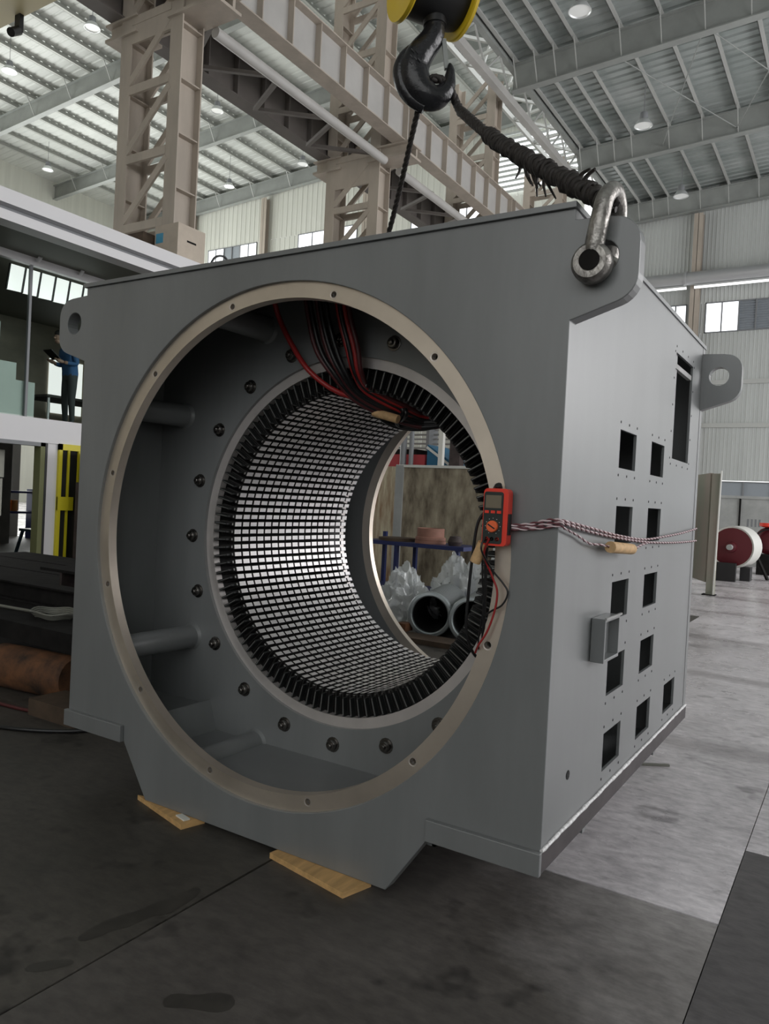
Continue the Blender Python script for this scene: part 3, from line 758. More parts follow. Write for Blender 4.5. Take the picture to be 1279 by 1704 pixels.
c0 = hk(722, -20); AX = Vector((0.55, 0.835, 0)).normalized()
MB().lathe([(0.001, -0.15), (0.165, -0.15), (0.172, -0.13), (0.176, 0.0), (0.172, 0.13), (0.165, 0.15), (0.001, 0.15)], c0, AX, 40).build('sheave_body', 'black', blk, 40)
for s in (-1, 1):
    MB().lathe([(0.08, s*0.150), (0.205, s*0.150), (0.210, s*0.158), (0.205, s*0.176), (0.10, s*0.180), (0.08, s*0.17)], c0, AX, 44).build('side_plate', 'yellow', blk, 35)
    MB().lathe([(0.001, s*0.14), (0.10, s*0.14), (0.10, s*0.183), (0.001, s*0.186)], c0, AX, 28).build('axle_cap', 'black', blk, 35)
MB().cyl(hk(723, 20), hk(723, 44), 0.060, 20).build('swivel_collar', 'black', blk, 40)

# slings
def rope(name, pts, r, label, strands=6):
    path = smooth_path(pts, 14)
    t = thing(name, pts[-1], label, 'rope')
    L = sum((path[i+1]-path[i]).length for i in range(len(path)-1))
    for k in range(3):
        MB().tube(helix_about(path, r*0.48, L/0.11, 2*PI*k/3, 8), r*0.56, 6).build('strand', 'rope', t, 70)
    return t, path
near, npath = rope('rope_sling', [hk(716, 138, 0.03), hk(730, 134, 0.02), hk(747, 146), hk(765, 180, -0.0), (0.33, 0.86, 3.21), (0.62, 0.60, 2.92), (0.95, 0.31, 2.63), (1.25, 0.05, 2.375), (1.30, 0.02, 2.33)], 0.024, 'thick wrapped black rope sling from hook down to the shackle')
wrap = npath[int(len(npath)*0.60):int(len(npath)*0.97)]
hx = helix_about(wrap, 0.024, 40, 0, 12)
hx = [p+Vector((noise.noise(p*22), noise.noise(p*22+Vector((5, 0, 0))), noise.noise(p*22+Vector((0, 9, 0)))))*0.010 for p in hx]
MB().tube(hx, [0.011+0.006*noise.noise(p*40) for p in hx], 6).build('rope_wrap', 'rope', near, 70)
for k in range(11):
    p = wrap[int(len(wrap)*(0.28+0.015*k))]+Vector((0, 0, -0.018))
    d1 = Vector((random.gauss(0, .012), random.gauss(0, .012), -random.uniform(.02, .04))); d2 = Vector((random.gauss(0.01, .014), random.gauss(0, .012), -random.uniform(.02, .05)))
    MB().tube(smooth_path([p, p+d1, p+d1+d2], 3), [0.009-0.0010*q for q in range(7)], 5).build('frayed_yarn', 'rope', near, 70)
for k in range(3):
    p = wrap[int(len(wrap)*(0.60+0.02*k))]+Vector((0, 0, 0.012))
    MB().tube(smooth_path([p, p+Vector((0.015, -0.01, 0.022)), p+Vector((0.05, -0.03, 0.026+0.004*k))], 3), [0.011-0.0012*q for q in range(7)], 5).build('frayed_yarn', 'rope', near, 70)
rope('rope_sling', [hk(716, 138, -0.03), hk(706, 150, -0.05), hk(694, 182, -0.06), (-0.45, 1.50, 3.05), (-0.9, 1.9, 2.58), (-1.278, 2.16, 2.26), (-1.278, 2.256, 2.178)], 0.016, 'thin straight black rope sling dropping behind the machine')

# ================================================================== METER, WIRES, CABLES
mt = thing('multimeter', (0.998, -0.03, 1.28), 'red and black digital multimeter hanging on the right of the ring', 'multimeter')
def rrect(cx, cz, w, hh, r): 
    P = []
    for sx, sz, a in ((1, 1, 0), (-1, 1, 90), (-1, -1, 180), (1, -1, 270)):
        P += arc(cx+sx*(w/2-r), cz+sz*(hh/2-r), r, a, a+90, 5)
    return P
mx, mz = 0.998, 1.368
MB().plate(rrect(mx, mz, 0.085, 0.184, 0.014), [], -0.055, -0.018, XZ).build('holster', 'red_plastic', mt, bevel=0.006)
mface = MB().plate(rrect(mx-0.006, mz-0.002, 0.066, 0.166, 0.008), [], -0.0575, -0.054, XZ).build('face', 'meter_face', mt)
MB().plate(rect(mx-0.033, mx+0.021, mz+0.029, mz+0.070), [], -0.0588, -0.0570, XZ).build('screen', 'lcd', mface)
kn = MB().lathe([(0.001, -0.0115), (0.016, -0.0115), (0.0185, -0.009), (0.019, 0)], (mx-0.005, -0.0575, mz-0.030), (0, 1, 0), 24).build('range_knob', 'orange_knob', mface, 40)
MB().bar((mx-0.017, -0.0695, mz-0.023), (mx+0.007, -0.0695, mz-0.037), 0.002, 0.004).build('pointer', 'black', kn)
for k in range(3): MB().box((mx-0.034+k*0.021, -0.0605, mz+0.012), (mx-0.020+k*0.021, -0.057, mz+0.021)).build('button', 'red_plastic', mface)
for k in range(12):
    a = 2*PI*k/12
    if abs(math.sin(a)+1) < 0.1: continue
    MB().box((mx-0.006+0.0255*math.cos(a), -0.0580, mz-0.030+0.0255*math.sin(a)), (mx-0.0035+0.0255*math.cos(a), -0.0570, mz-0.028+0.0255*math.sin(a))).build('dial_mark', 'print_white', mface)
for k, m in enumerate(('red_plastic', 'black', 'red_plastic')):
    MB().lathe([(0.006, -0.003), (0.0065, 0), (0.003, 0), (0.003, -0.003)], (mx-0.024+0.018*k, -0.0575, mz-0.070), (0, 1, 0), 12).build('socket', m, mface)
MB().box((mx+0.030, -0.050, mz-0.055), (mx+0.047, -0.030, mz+0.012)).build('side_grip', 'black', mt)
MB().cyl((mx-0.006, -0.02, mz+0.093), (mx-0.006, -0.03, mz+0.104), 0.012, 10).build('hanging_magnet', 'black', mt)

def cable(name, pts, r, m, label, cat='cable', seg=8, n=10, group=None):
    o = MB().tube(smooth_path(pts, n), r, seg).build(name, m, None, 70)
    return tag(o, label, cat, group)
cable('test_lead', [(0.970, -0.062, 1.30), (0.966, -0.075, 1.262), (0.985, -0.03, 1.20), (1.020, -0.012, 1.155), (1.037, -0.010, 1.125), (1.020, -0.010, 1.085), (0.985, -0.008, 1.062), (0.955, 0.0, 1.04)], 0.0032, 'cable_black', 'thin black test lead looping over the ring below the multimeter')
cable('test_lead', [(0.985, -0.062, 1.298), (0.965, -0.05, 1.245), (0.985, -0.022, 1.175), (1.002, -0.014, 1.125), (0.995, -0.012, 1.06), (0.972, -0.012, 0.99), (0.945, -0.01, 0.945), (0.92, 0.02, 0.91)], 0.0036, 'cable_red', 'thin red test lead hanging over the ring below the multimeter')
cable('hanging_cable', [(0.958, -0.03, 1.39), (0.930, -0.035, 1.345), (0.915, -0.03, 1.24), (0.902, -0.02, 1.10), (0.893, 0.0, 0.98), (0.90, 0.05, 0.90), (0.915, 0.12, 0.86)], 0.0052, 'cable_black', 'black cable dropping from the left side of the multimeter')
cable('hanging_cable', [(0.972, -0.045, 1.27), (0.963, -0.03, 1.22), (0.958, -0.01, 1.12), (0.945, 0.02, 1.0), (0.93, 0.05, 0.92)], 0.0055, 'cable_black', 'black cable hanging straight below the multimeter inside the ring')
cable('hanging_cable', [(0.945, -0.02, 1.24), (0.946, -0.01, 1.16), (0.94, 0.02, 1.06), (0.915, 0.05, 0.95), (0.90, 0.1, 0.89)], 0.003, 'cable_black', 'thinnest black cable below the brown paper tag')
pt = tag(MB().tube([(0.958, -0.045, 1.282), (0.930, -0.040, 1.218)], 0.019, 10).build('paper_tag', 'kraft', None, 60), 'brown paper tag sleeve hanging left of the multimeter', 'tag')

def twisted(pts, r, label, ms=('wire_pink', 'wire_dark')):
    path = smooth_path(pts, 8); t = thing('twisted_wire', pts[0], label, 'wire', 'twisted wires across the side panel')
    L = sum((path[i+1]-path[i]).length for i in range(len(path)-1))
    for k in range(2):
        MB().tube(helix_about(path, r*0.9, L/0.055, PI*k, 8), r, 6).build('strand', ms[k], t, 70)
twisted([(1.045, -0.03, 1.345), (1.10, -0.013, 1.352), (1.16, -0.012, 1.368), (1.197, -0.012, 1.370), (1.206, 0.02, 1.366), (1.202, 0.30, 1.343), (1.202, 0.62, 1.315), (1.202, 1.05, 1.291), (1.205, 1.45, 1.298), (1.205, 1.85, 1.310), (1.206, 2.23, 1.330)], 0.0030, 'upper twisted pink wire running from meter to the back corner')
twisted([(1.045, -0.026, 1.338), (1.10, -0.012, 1.343), (1.16, -0.012, 1.356), (1.197, -0.012, 1.362), (1.206, 0.02, 1.358), (1.202, 0.30, 1.330), (1.202, 0.62, 1.305), (1.202, 1.05, 1.280), (1.205, 1.45, 1.268), (1.205, 1.85, 1.262), (1.206, 2.24, 1.262)], 0.0030, 'lower twisted pink wire running from meter to the back corner')
twisted([(1.045, -0.024, 1.332), (1.12, -0.012, 1.338), (1.195, -0.012, 1.352), (1.207, 0.02, 1.342), (1.203, 0.16, 1.318), (1.206, 0.27, 1.292), (1.215, 0.38, 1.285), (1.232, 0.46, 1.276)], 0.0025, 'short dark twisted wire ending in the paper sleeve', ('wire_dark', 'wire_pink'))
twisted([(1.232, 0.72, 1.262), (1.215, 0.85, 1.255), (1.205, 1.0, 1.268), (1.203, 1.15, 1.276)], 0.0026, 'short pink twisted wire leaving the paper sleeve')
tag(MB().tube([(1.232, 0.44, 1.277), (1.232, 0.74, 1.261)], 0.021, 12).build('paper_sleeve', 'kraft', None, 60), 'pale brown paper sleeve on the wires across the side panel', 'sleeve')

# cables inside the bore
red = 'cable_red'
cable('power_cable', [(-0.34, 0.35, 2.33), (-0.335, 0.40, 2.22), (-0.27, 0.43, 2.09), (-0.17, 0.44, 1.97), (-0.06, 0.50, 1.885), (0.05, 0.62, 1.85), (0.15, 0.80, 1.83)], 0.0125, red, 'single red cable hanging left of the cable bunch in the opening')
spec = [(-0.165, 'cable_dark_red'), (-0.14, 'cable_black'), (-0.11, 'cable_dark_red'), (-0.085, 'cable_black'), (-0.06, 'cable_black'), (0.0, red), (0.022, 'cable_black'), (0.045, red), (0.065, 'cable_dark_red')]
pos = ['leftmost of', 'second from the left in', 'third from the left in', 'fourth from the left in', 'at the centre of', 'right of centre in', 'third from the right in', 'second from the right in', 'rightmost of']
for k, (x, m) in enumerate(spec):
    j = random.uniform(-.012, .012)
    cname = {'cable_dark_red': 'dark red', 'cable_black': 'black', 'cable_red': 'red'}[m]
    ex = 0.16+0.03*(k % 4)
    q = (k-4)*0.006
    cable('power_cable', [(x, 0.36+j, 2.335), (x+0.01, 0.39+j, 2.20), (x+0.04, 0.42+j, 2.06), (x*0.7+0.06, 0.46+j, 1.95), (x*0.4+0.07, 0.56, 1.875+q), (0.12+0.012*k, 0.70, 1.805+q), (0.24, 0.80, 1.775+q+0.006*(k % 3)), (0.36, 0.85, 1.80+q), (0.45, 0.88, 1.84+q), (0.50, 0.98, 1.87)], 0.0115, m, cname+' cable '+pos[k]+' the bunch hanging into the bore', 'cable', 8, 8, 'cable bunch in the bore')
for k in range(14):
    a = random.uniform(-.02, .02); b = 0.012*(k % 5)
    cable('loose_cable', [(-0.10+0.02*k, 0.58+0.010*k, 1.90-0.003*k), (0.0+0.016*k, 0.68, 1.835-b), (0.12+a, 0.76+0.01*(k % 3), 1.785-b*0.7), (0.25+a, 0.80, 1.768-b*0.5+0.01*(k % 2)), (0.36+a, 0.82, 1.80-b*0.4), (0.455, 0.85, 1.835+0.006*k), (0.50, 0.95, 1.87)], 0.0105, 'cable_black', 'black cable in the drooping bundle across the upper bore', 'cable', 7, 8, 'drooping black cable bundle')
tag(MB().tube([(0.055, 0.645, 1.805), (0.185, 0.65, 1.772)], 0.020, 12).build('paper_tag', 'kraft', None, 60), 'brown paper tag on the cables in the upper bore', 'tag')

# plywood shims under the foot
def shim(P, z1, label):
    o = MB().add([(x, y, z) for z in (0.0, z1) for x, y in P], [(0, 3, 2, 1), (4, 5, 6, 7), (0, 1, 5, 4), (1, 2, 6, 5), (2, 3, 7, 6), (3, 0, 4, 7)]).build('plywood_shim', 'plywood')
    return tag(o, label, 'shim')
shim([(-0.700, 0.02), (-0.32, -0.075), (-0.29, 0.03), (-0.50, 0.075)], 0.021, 'pointed plywood shim under the left end of the foot')
shim([(0.125, -0.035), (0.52, -0.105), (0.555, 0.025), (0.14, 0.07)], 0.021, 'wide plywood shim under the right end of the foot')
tag(MB().add([(x, y, z) for z in (0.0212, 0.027) for x, y in ((-0.40, -0.030), (-0.335, -0.046), (-0.328, -0.018), (-0.39, -0.004))], [(0, 3, 2, 1), (4, 5, 6, 7), (0, 1, 5, 4), (1, 2, 6, 5), (2, 3, 7, 6), (3, 0, 4, 7)]).build('wood_chip', 'edge_white'), 'small pale wood chip lying on the left plywood shim', 'wood chip')

# ================================================================== OFFICE ON THE LEFT
XO = -9.1
wall_o = structure(MB().box((XO-0.12, 5.26, 0), (XO, 9.0, 2.06)).build('wall_office', 'office_white'))
MB().box((XO-0.12, -3, 2.02), (XO+0.02, 9.0, 2.40)).build('floor_band', 'office_band', wall_o)
MB().box((XO-0.12, -3, 0), (XO, 3.2, 2.02)).build('wall_panel', 'office_white', wall_o)
MB().box((XO-0.12, 5.06, 0), (XO, 5.26, 2.06)).build('wall_pier', 'office_band', wall_o)
# roof slab with fascia and soffit
rs = thing('office_roof', (-9, 3, 4.8), 'pale office roof slab with grooved fascia left of the machine', 'roof')
MB().box((-14, -3, 4.99), (-7.6, 9.2, 5.18)).build('upper_fascia', 'office_band', rs)
MB().box((-14, -3, 4.91), (-7.72, 9.15, 4.99)).build('groove', 'frame_grey', rs)
MB().box((-7.9, -3, 4.78), (-7.62, 9.15, 4.91)).build('lower_fascia', 'office_band', rs)
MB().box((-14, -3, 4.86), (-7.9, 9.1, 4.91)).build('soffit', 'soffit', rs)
MB().box((XO-0.06, -3, 4.74), (XO+0.05, 9.0, 4.86)).build('head_rail', 'office_band', rs)
for y in (4.75, 5.5): MB().cyl((-9.0, y, 4.80), (-8.93, y, 4.86), 0.03, 10).build('downlight', 'office_band', rs)
# office glazing
gz = thing('office_glazing', (XO, 5, 2.4), 'large office window glass on the upper floor', 'glazing')
for a, b in ((2.6, 4.72), (4.72, 6.84), (6.84, 8.96)):
    MB().box((XO-0.03, a+0.01, 2.42), (XO-0.02, b-0.01, 4.74)).build('pane', 'glass', gz)
    MB().box((XO-0.05, b-0.02, 2.40), (XO+0.0, b+0.02, 4.74)).build('mullion', 'frame_grey', gz)
fsn = 0
for y0, y1, z1, lab in ((2.6, 4.29, 3.79, 'tallest'), (4.29, 4.57, 3.21, 'middle'), (4.57, 4.89, 2.95, 'lowest')):
    o = MB().box((XO-0.11, y0, 2.40), (XO-0.06, y1, z1)).build('frosted_panel', 'frosted')
    tag(o, lab+' of the stepped pale green panels behind the office glass', 'panel', 'stepped green panels')
# interior of the upper room
structure(MB().box((-14, -3, 2.3), (XO-0.12, 9, 2.40)).build('floor_office', 'room_dark'))
wob = structure(MB().box((-13.6, -3, 2.4), (-13.5, 9.0, 4.86)).build('wall_office_back', 'room_tan'))
structure(MB().box((-13.6, 8.9, 2.4), (XO-0.1, 9.0, 4.86)).build('wall_office_end', 'room_tan'))
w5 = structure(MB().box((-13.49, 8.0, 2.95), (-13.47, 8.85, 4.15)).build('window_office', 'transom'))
MB().box((-13.47, 8.38, 2.95), (-13.44, 8.42, 4.15)).build('mullion', 'frame_grey', w5)
for k in range(6):  # glowing panes and bars stand in for hall windows mirrored in the glass
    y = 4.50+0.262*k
    MB().add([(-9.32+dx, yy+dy, z) for dx in (0, 0.01) for yy, dy, z in ((y, -0.05, 4.33), (y+0.235, -0.05, 4.34), (y+0.235, 0, 4.735), (y, 0, 4.735))], [(0, 1, 2, 3), (4, 7, 6, 5), (0, 4, 5, 1), (1, 5, 6, 2), (2, 6, 7, 3), (3, 7, 4, 0)]).build('reflection_pane', 'transom', gz)
    MB().bar((-9.30, y-0.063, 4.33), (-9.30, y-0.013, 4.735), 0.02, 0.025, (1, 0, 0)).build('reflection_bar', 'black', gz)
dk = thing('office_desk', (-12.2, 7.6, 2.4), 'dark desk behind the person in the upstairs office', 'desk')
MB().box((-12.7, 6.8, 3.08), (-11.7, 8.6, 3.13)).build('desktop', 'room_dark', dk)
for x in (-12.6, -11.8):
    for y in (6.9, 8.5): MB().cyl((x, y, 2.4), (x, y, 3.09), 0.03, 8).build('leg', 'lamp_shell', dk)
mc = thing('wall_board', (-13.45, 5.1, 2.6), 'grey pinboard on the back wall of the upstairs office', 'board')
MB().box((-13.5, 4.6, 2.9), (-13.46, 5.6, 3.7)).build('board', 'panel_grey', mc)
MB().box((-13.46, 4.6, 3.68), (-13.44, 5.6, 3.74)).build('frame', 'frame_grey', mc)

# person in the office: one continuous skinned body
def person(loc):
    t = thing('person', loc, 'person in a blue shirt looking down at a black tablet behind the office glass', 'person')
    ox, oy, oz = loc
    J = {'pel': (0, 0, .93), 'waist': (0, 0, 1.08), 'chest': (0, -.05, 1.29), 'neckb': (0, -.10, 1.41), 'neck': (0, -.15, 1.46), 'headb': (0, -.19, 1.51),
         'shl': (.17, -.06, 1.38), 'ell': (.22, -.02, 1.12), 'wrl': (.14, -.24, 1.13), 'shr': (-.17, -.06, 1.38), 'elr': (-.22, -.02, 1.12), 'wrr': (-.14, -.24, 1.13),
         'hil': (.09, 0, .90), 'knl': (.10, -.02, .49), 'anl': (.10, .01, .09), 'tol': (.11, -.14, .03), 'hir': (-.09, 0, .90), 'knr': (-.10, -.02, .49), 'anr': (-.10, .01, .09), 'tor': (-.11, -.14, .03)}
    E = [('pel', 'waist'), ('waist', 'chest'), ('chest', 'neckb'), ('neckb', 'neck'), ('neck', 'headb'), ('chest', 'shl'), ('shl', 'ell'), ('ell', 'wrl'), ('chest', 'shr'), ('shr', 'elr'), ('elr', 'wrr'),
         ('pel', 'hil'), ('hil', 'knl'), ('knl', 'anl'), ('anl', 'tol'), ('pel', 'hir'), ('hir', 'knr'), ('knr', 'anr'), ('anr', 'tor')]
    Rr = {'pel': (.16, .12), 'waist': (.145, .11), 'chest': (.17, .12), 'neckb': (.07, .07), 'neck': (.055, .055), 'headb': (.06, .06), 'shl': (.065, .065), 'ell': (.05, .05), 'wrl': (.034, .034), 'shr': (.065, .065), 'elr': (.05, .05), 'wrr': (.034, .034),
          'hil': (.095, .095), 'knl': (.065, .065), 'anl': (.045, .045), 'tol': (.04, .035), 'hir': (.095, .095), 'knr': (.065, .065), 'anr': (.045, .045), 'tor': (.04, .035)}
    keys = list(J); me = bpy.data.meshes.new('body')
    me.from_pydata([J[k] for k in keys], [(keys.index(a), keys.index(b)) for a, b in E], [])
    o = bpy.data.objects.new('body', me); sc.collection.objects.link(o); o.parent = t
    sk = o.modifiers.new('skin', 'SKIN'); sk.use_smooth_shade = True
    for i, k in enumerate(keys):
        me.skin_vertices[0].data[i].radius = Rr[k]; me.skin_vertices[0].data[i].use_root = (k == 'pel')
    sb = o.modifiers.new('sub', 'SUBSURF'); sb.levels = 2; sb.render_levels = 2
    dg = bpy.context.evaluated_depsgraph_get()
    ev = bpy.data.meshes.new_from_object(o.evaluated_get(dg))
    o.modifiers.clear(); o.data = ev
    ev.materials.clear()
    for m in ('shirt', 'trousers', 'skin', 'black'): ev.materials.append(MATS[m])
    for p in ev.polygons:
        c = p.center
        p.use_smooth = True
        p.material_index = 3 if c.z < 0.09 else 1 if c.z < 0.94 else 2 if (c.z > 1.43 or (c.y < -.19 and c.z > 1.0)) else 0
    # head, hair, ears, nose
    hc = Vector((0, -.235, 1.585))
    def ball(c, rx, ry, rz, su=16, sv=12):
        vs = []; fs = []
        for i in range(sv+1):
            th = PI*i/sv
            for k in range(su):
                a = 2*PI*k/su; vs.append((c[0]+rx*math.sin(th)*math.cos(a), c[1]+ry*math.sin(th)*math.sin(a), c[2]+rz*math.cos(th)))
        for i in range(sv):
            for k in range(su): fs.append((i*su+k, i*su+(k+1) % su, (i+1)*su+(k+1) % su, (i+1)*su+k))
        return vs, fs
    def bb(c, r): 
        vs, fs = ball(c, *r); return [Vector(v)+Vector(loc) for v in vs], fs
    hd = MB().add(*bb(hc, (.075, .095, .115))).add(*bb(hc+Vector((0, -.095, -.03)), (.014, .022, .02))).add(*bb(hc+Vector((.076, .005, -.01)), (.012, .022, .032))).add(*bb(hc+Vector((-.076, .005, -.01)), (.012, .022, .032))).add(*bb(hc+Vector((0, -.03, -.085)), (.055, .06, .045)))
    head = hd.build('head', 'skin', t, 80)
    MB().add(*bb(hc+Vector((0, .006, .048)), (.085, .103, .080))).add(*bb(hc+Vector((0, .035, .01)), (.081, .075, .09))).build('hair', 'hair', head, 80)
    for s in (-1, 1):
        MB().add(*bb(hc+Vector((s*.03, -.088, .002)), (.010, .008, .006))).build('eye', 'black', head, 80)
        hb = Vector((s*.125, -.27, 1.14))+Vector(loc)
        MB().tube([hb+Vector((0, .04, -.005)), hb, hb+Vector((-s*.01, -.05, .01)), hb+Vector((-s*.015, -.08, .015))], [.026, .034, .034, .024], 10).build('hand', 'skin', t, 70)
        for k in range(4):
            f0 = hb+Vector((-s*.01+s*(.022-.014*k), -.075, .012))
            MB().tube([f0, f0+Vector((-s*.006, -.03, .012)), f0+Vector((-s*.012, -.045+.004*abs(k-1.5), .03))], [.009, .0085, .006], 7).build('finger', 'skin', t, 70)
        MB().tube([hb+Vector((-s*.028, -.01, .01)), hb+Vector((-s*.045, -.04, .03)), hb+Vector((-s*.05, -.065, .035))], [.011, .010, .007], 7).build('thumb', 'skin', t, 70)
    return t
person((-10.25, 6.27, 2.40))
tb2 = tag(MB().add([(x, y, z) for (y, z) in ((5.80, 3.71), (5.99, 3.575), (5.995, 3.585), (5.805, 3.722)) for x in (-10.37, -10.13)], [(0, 1, 3, 2), (2, 3, 5, 4), (4, 5, 7, 6), (6, 7, 1, 0), (0, 2, 4, 6), (1, 7, 5, 3)]).build('tablet', 'black'), 'black tablet held by the person in the blue shirt', 'tablet')

# doorway on the ground floor: olive frame, room behind
dr = structure(MB().box((XO-0.14, 4.98, 0), (XO+0.03, 5.06, 2.02)).build('door_1', 'olive'))
MB().box((XO-0.14, 3.2, 1.96), (XO+0.03, 5.06, 2.02)).build('door_head', 'frame_grey', dr)
MB().box((XO-0.10, 5.06, 0), (XO+0.035, 5.10, 2.02)).build('door_edge', 'black', dr)
structure(MB().box((-14, 9.0, 0), (XO, 9.1, 2.3)).build('wall_store_end', 'room_dark'))
structure(MB().box((-16.1, -3, 0), (-16, 9.0, 2.3)).build('wall_store_back', 'room_dark'))
structure(MB().box((-15.99, 8.05, 0.55), (-15.97, 8.75, 1.95)).build('window_store', 'skyglass'))
pil = MB().box((-14.2, 7.1, 0), (-14.0, 7.55, 2.3)).build('store_pillar', 'panel_grey'); tag(pil, 'grey pillar seen through the office doorway', 'pillar')
cb = thing('cabinet', (-9.9, 4.3, 0), 'pale beige cabinet standing inside the office doorway', 'cabinet')
MB().box((-10.5, 3.6, 0.0), (-9.75, 4.72, 0.80)).build('lower_body', 'room_tan', cb)
MB().box((-10.5, 3.6, 0.82), (-9.75, 4.78, 1.42)).build('drawer', 'cabinet', cb)
MB().box((-10.5, 3.6, 1.44), (-9.75, 4.80, 1.88)).build('door', 'cabinet', cb)
MB().cyl((-9.75, 4.66, 1.25), (-9.72, 4.66, 1.25), 0.02, 8).build('knob', 'bolt', cb)
st = thing('stool', (-11.6, 6.75, 0), 'dark blue stool seen through the office doorway', 'stool')
MB().box((-11.9, 6.45, 0.42), (-11.4, 7.1, 0.47)).build('seat', 'stool_blue', st)
for x, y in ((-11.85, 6.5), (-11.85, 7.05), (-11.45, 6.5), (-11.45, 7.05)):
    MB().bar((x, y, 0.42), (x+(x+11.65)*0.3, y+(y-6.78)*0.3, 0), 0.04, 0.05, (0, 1, 0)).build('leg', 'stool_blue', st)
MB().bar((-11.47, 6.45, 0.2), (-11.47, 7.1, 0.2), 0.03, 0.04).build('stretcher', 'stool_blue', st)
shf = thing('shelf', (-15.0, 8.35, 0), 'dark blue shelf in front of the bright store window', 'shelf')
for z in (0.62, 1.10): MB().box((-15.3, 7.95, z), (-14.8, 8.8, z+0.05)).build('shelf_board', 'bench_blue', shf)
for y in (7.97, 8.78): MB().box((-15.3, y-0.02, 0), (-14.8, y+0.02, 1.2)).build('side', 'bench_blue', shf)
for k, (y, lab) in enumerate(((8.06, 'left'), (8.28, 'right'))):
    tag(MB().cyl((-15.05, y, 0.67), (-15.05, y, 0.93), 0.09, 12).build('orange_tin', 'orange_box', None, 40), lab+' orange tin on the blue shelf in the store', 'tin')

# yellow grille gate
gt = thing('grille_gate', (XO, 5.9, 0), 'yellow barred gate with lock plate in the office ground floor wall', 'gate')
MB().box((XO-0.10, 5.34, 0.0), (XO+0.006, 7.2, 2.02)).build('backing', 'hole_black', gt)
y0, y1 = 5.30, 6.6
for a, b in (((XO, y0, 0.02), (XO+0.05, y0+0.06, 2.03)), ((XO, y0, 1.93), (XO+0.05, y1, 2.03)), ((XO, y0, 0.02), (XO+0.05, y1, 0.12)), ((XO, y1-0.06, 0.02), (XO+0.05, y1, 2.03))):
    MB().box(a, b).build('frame', 'yellow_gate', gt)
for y in (5.47, 5.66, 5.85, 6.04, 6.23): MB().box((XO+0.01, y, 0.1), (XO+0.04, y+0.035, 1.95)).build('bar', 'yellow_gate', gt)
MB().box((XO+0.02, 5.30, 0.95), (XO+0.065, 5.58, 1.17)).build('lock_plate', 'yellow_gate', gt)
bx = thing('dark_machine', (-8.2, 6.6, 0), 'dark brown steel machine block in front of the yellow gate', 'machine')
MB().box((-8.85, 5.48, 0), (-8.2, 7.0, 1.42)).build('body', 'iron_brown', bx)
MB().box((-8.80, 5.55, 1.42), (-8.25, 6.1, 1.95)).build('head', 'rust_orange', bx)

# carton on the office roof
ct = thing('carton', (-8.0, 6.6, 5.18), 'brown carton with blue label on the office roof below the column', 'carton')
MB().box((-8.25, 6.35, 5.18), (-7.70, 6.95, 5.75)).build('body', 'carton', ct)
MB().box((-8.22, 6.345, 5.46), (-8.05, 6.351, 5.62)).build('blue_label', 'label_blue', ct)
MB().box((-7.702, 6.55, 5.48), (-7.695, 6.75, 5.51)).build('grip_slot', 'iron_dark', ct)
tag(MB().box((-8.95, 6.15, 5.18), (-8.3, 6.8, 5.62)).build('open_box', 'timber'), 'dark open box beside the brown carton on the roof', 'box')
cable('roof_cable', [(-7.75, 7.1, 5.19), (-7.7, 7.2, 5.42), (-7.65, 7.4, 5.46), (-7.65, 7.6, 5.2)], 0.02, 'cable_black', 'looped black cable on the office roof right of the carton')

# ================================================================== FLOOR PLATE TABLE ON THE LEFT
tb = thing('surface_plate', (-4, 2, 0), 'dark steel slotted surface plate table left of the machine', 'table')
for k in range(5):
    y0 = 0.72+0.62*k
    MB().box((-7.5, y0, 0.33), (-1.95, y0+0.59, 0.45)).build('top_plank', 'iron_dark', tb)
MB().box((-7.4, 0.80, 0.16), (-2.0, 3.75, 0.33)).build('body', 'black', tb)
for x in (-6.8, -4.8): MB().box((x, 1.2, 0), (x+0.3, 3.4, 0.16)).build('foot', 'iron_dark', tb)
mb = MB().lathe([(0.001, 0), (0.13, 0), (0.145, 0.02), (0.145, 0.68), (0.13, 0.70), (0.001, 0.70)], (-2.95, 0.72, 0.146), (1, 0.12, 0), 20)
rb = mb.build('rusty_drum', 'rust_orange', None, 40); tag(rb, 'orange brown rusty drum lying under the surface plate', 'drum')
tag(MB().box((-2.20, 0.45, 0), (-1.75, 0.70, 0.10)).build('timber_block', 'timber'), 'dark timber block on the floor beside the rusty drum', 'timber')
ib = thing('steel_beam', (-3.4, 1.5, 0.45), 'dark steel beam lying on the surface plate', 'beam')
MB().box((-4.10, 1.30, 0.452), (-2.3, 1.34, 0.60)).box((-4.10, 1.24, 0.452), (-2.3, 1.40, 0.466)).box((-4.10, 1.24, 0.588), (-2.3, 1.40, 0.602)).build('profile', 'iron_dark', ib)
MB().box((-4.104, 1.24, 0.452), (-4.10, 1.40, 0.602)).build('end_plate', 'iron_brown', ib)
hb = thing('beam_stub', (-3.9, 2.1, 0.45), 'short upright steel beam stub behind the lying beam', 'beam')
MB().box((-4.35, 1.92, 0.60), (-3.5, 2.3, 0.625)).build('top_flange', 'iron_dark', hb)
MB().box((-4.25, 2.08, 0.452), (-3.6, 2.11, 0.60)).box((-4.1, 1.95, 0.452), (-4.07, 2.27, 0.60)).box((-3.8, 1.95, 0.452), (-3.77, 2.27, 0.60)).build('web', 'iron_brown', hb)
cl = thing('cable_coil', (-2.75, 1.0, 0.45), 'pale wire coil lying on the surface plate', 'coil')
for k in range(4):
    MB().tube([(-2.80+(0.16+0.012*k)*math.cos(2*PI*i/28), 1.02+(0.11+0.01*k)*math.sin(2*PI*i/28), 0.462+0.011*k+0.006*math.sin(i)) for i in range(29)], 0.008, 6).build('turn', 'coil_pale', cl, 70)
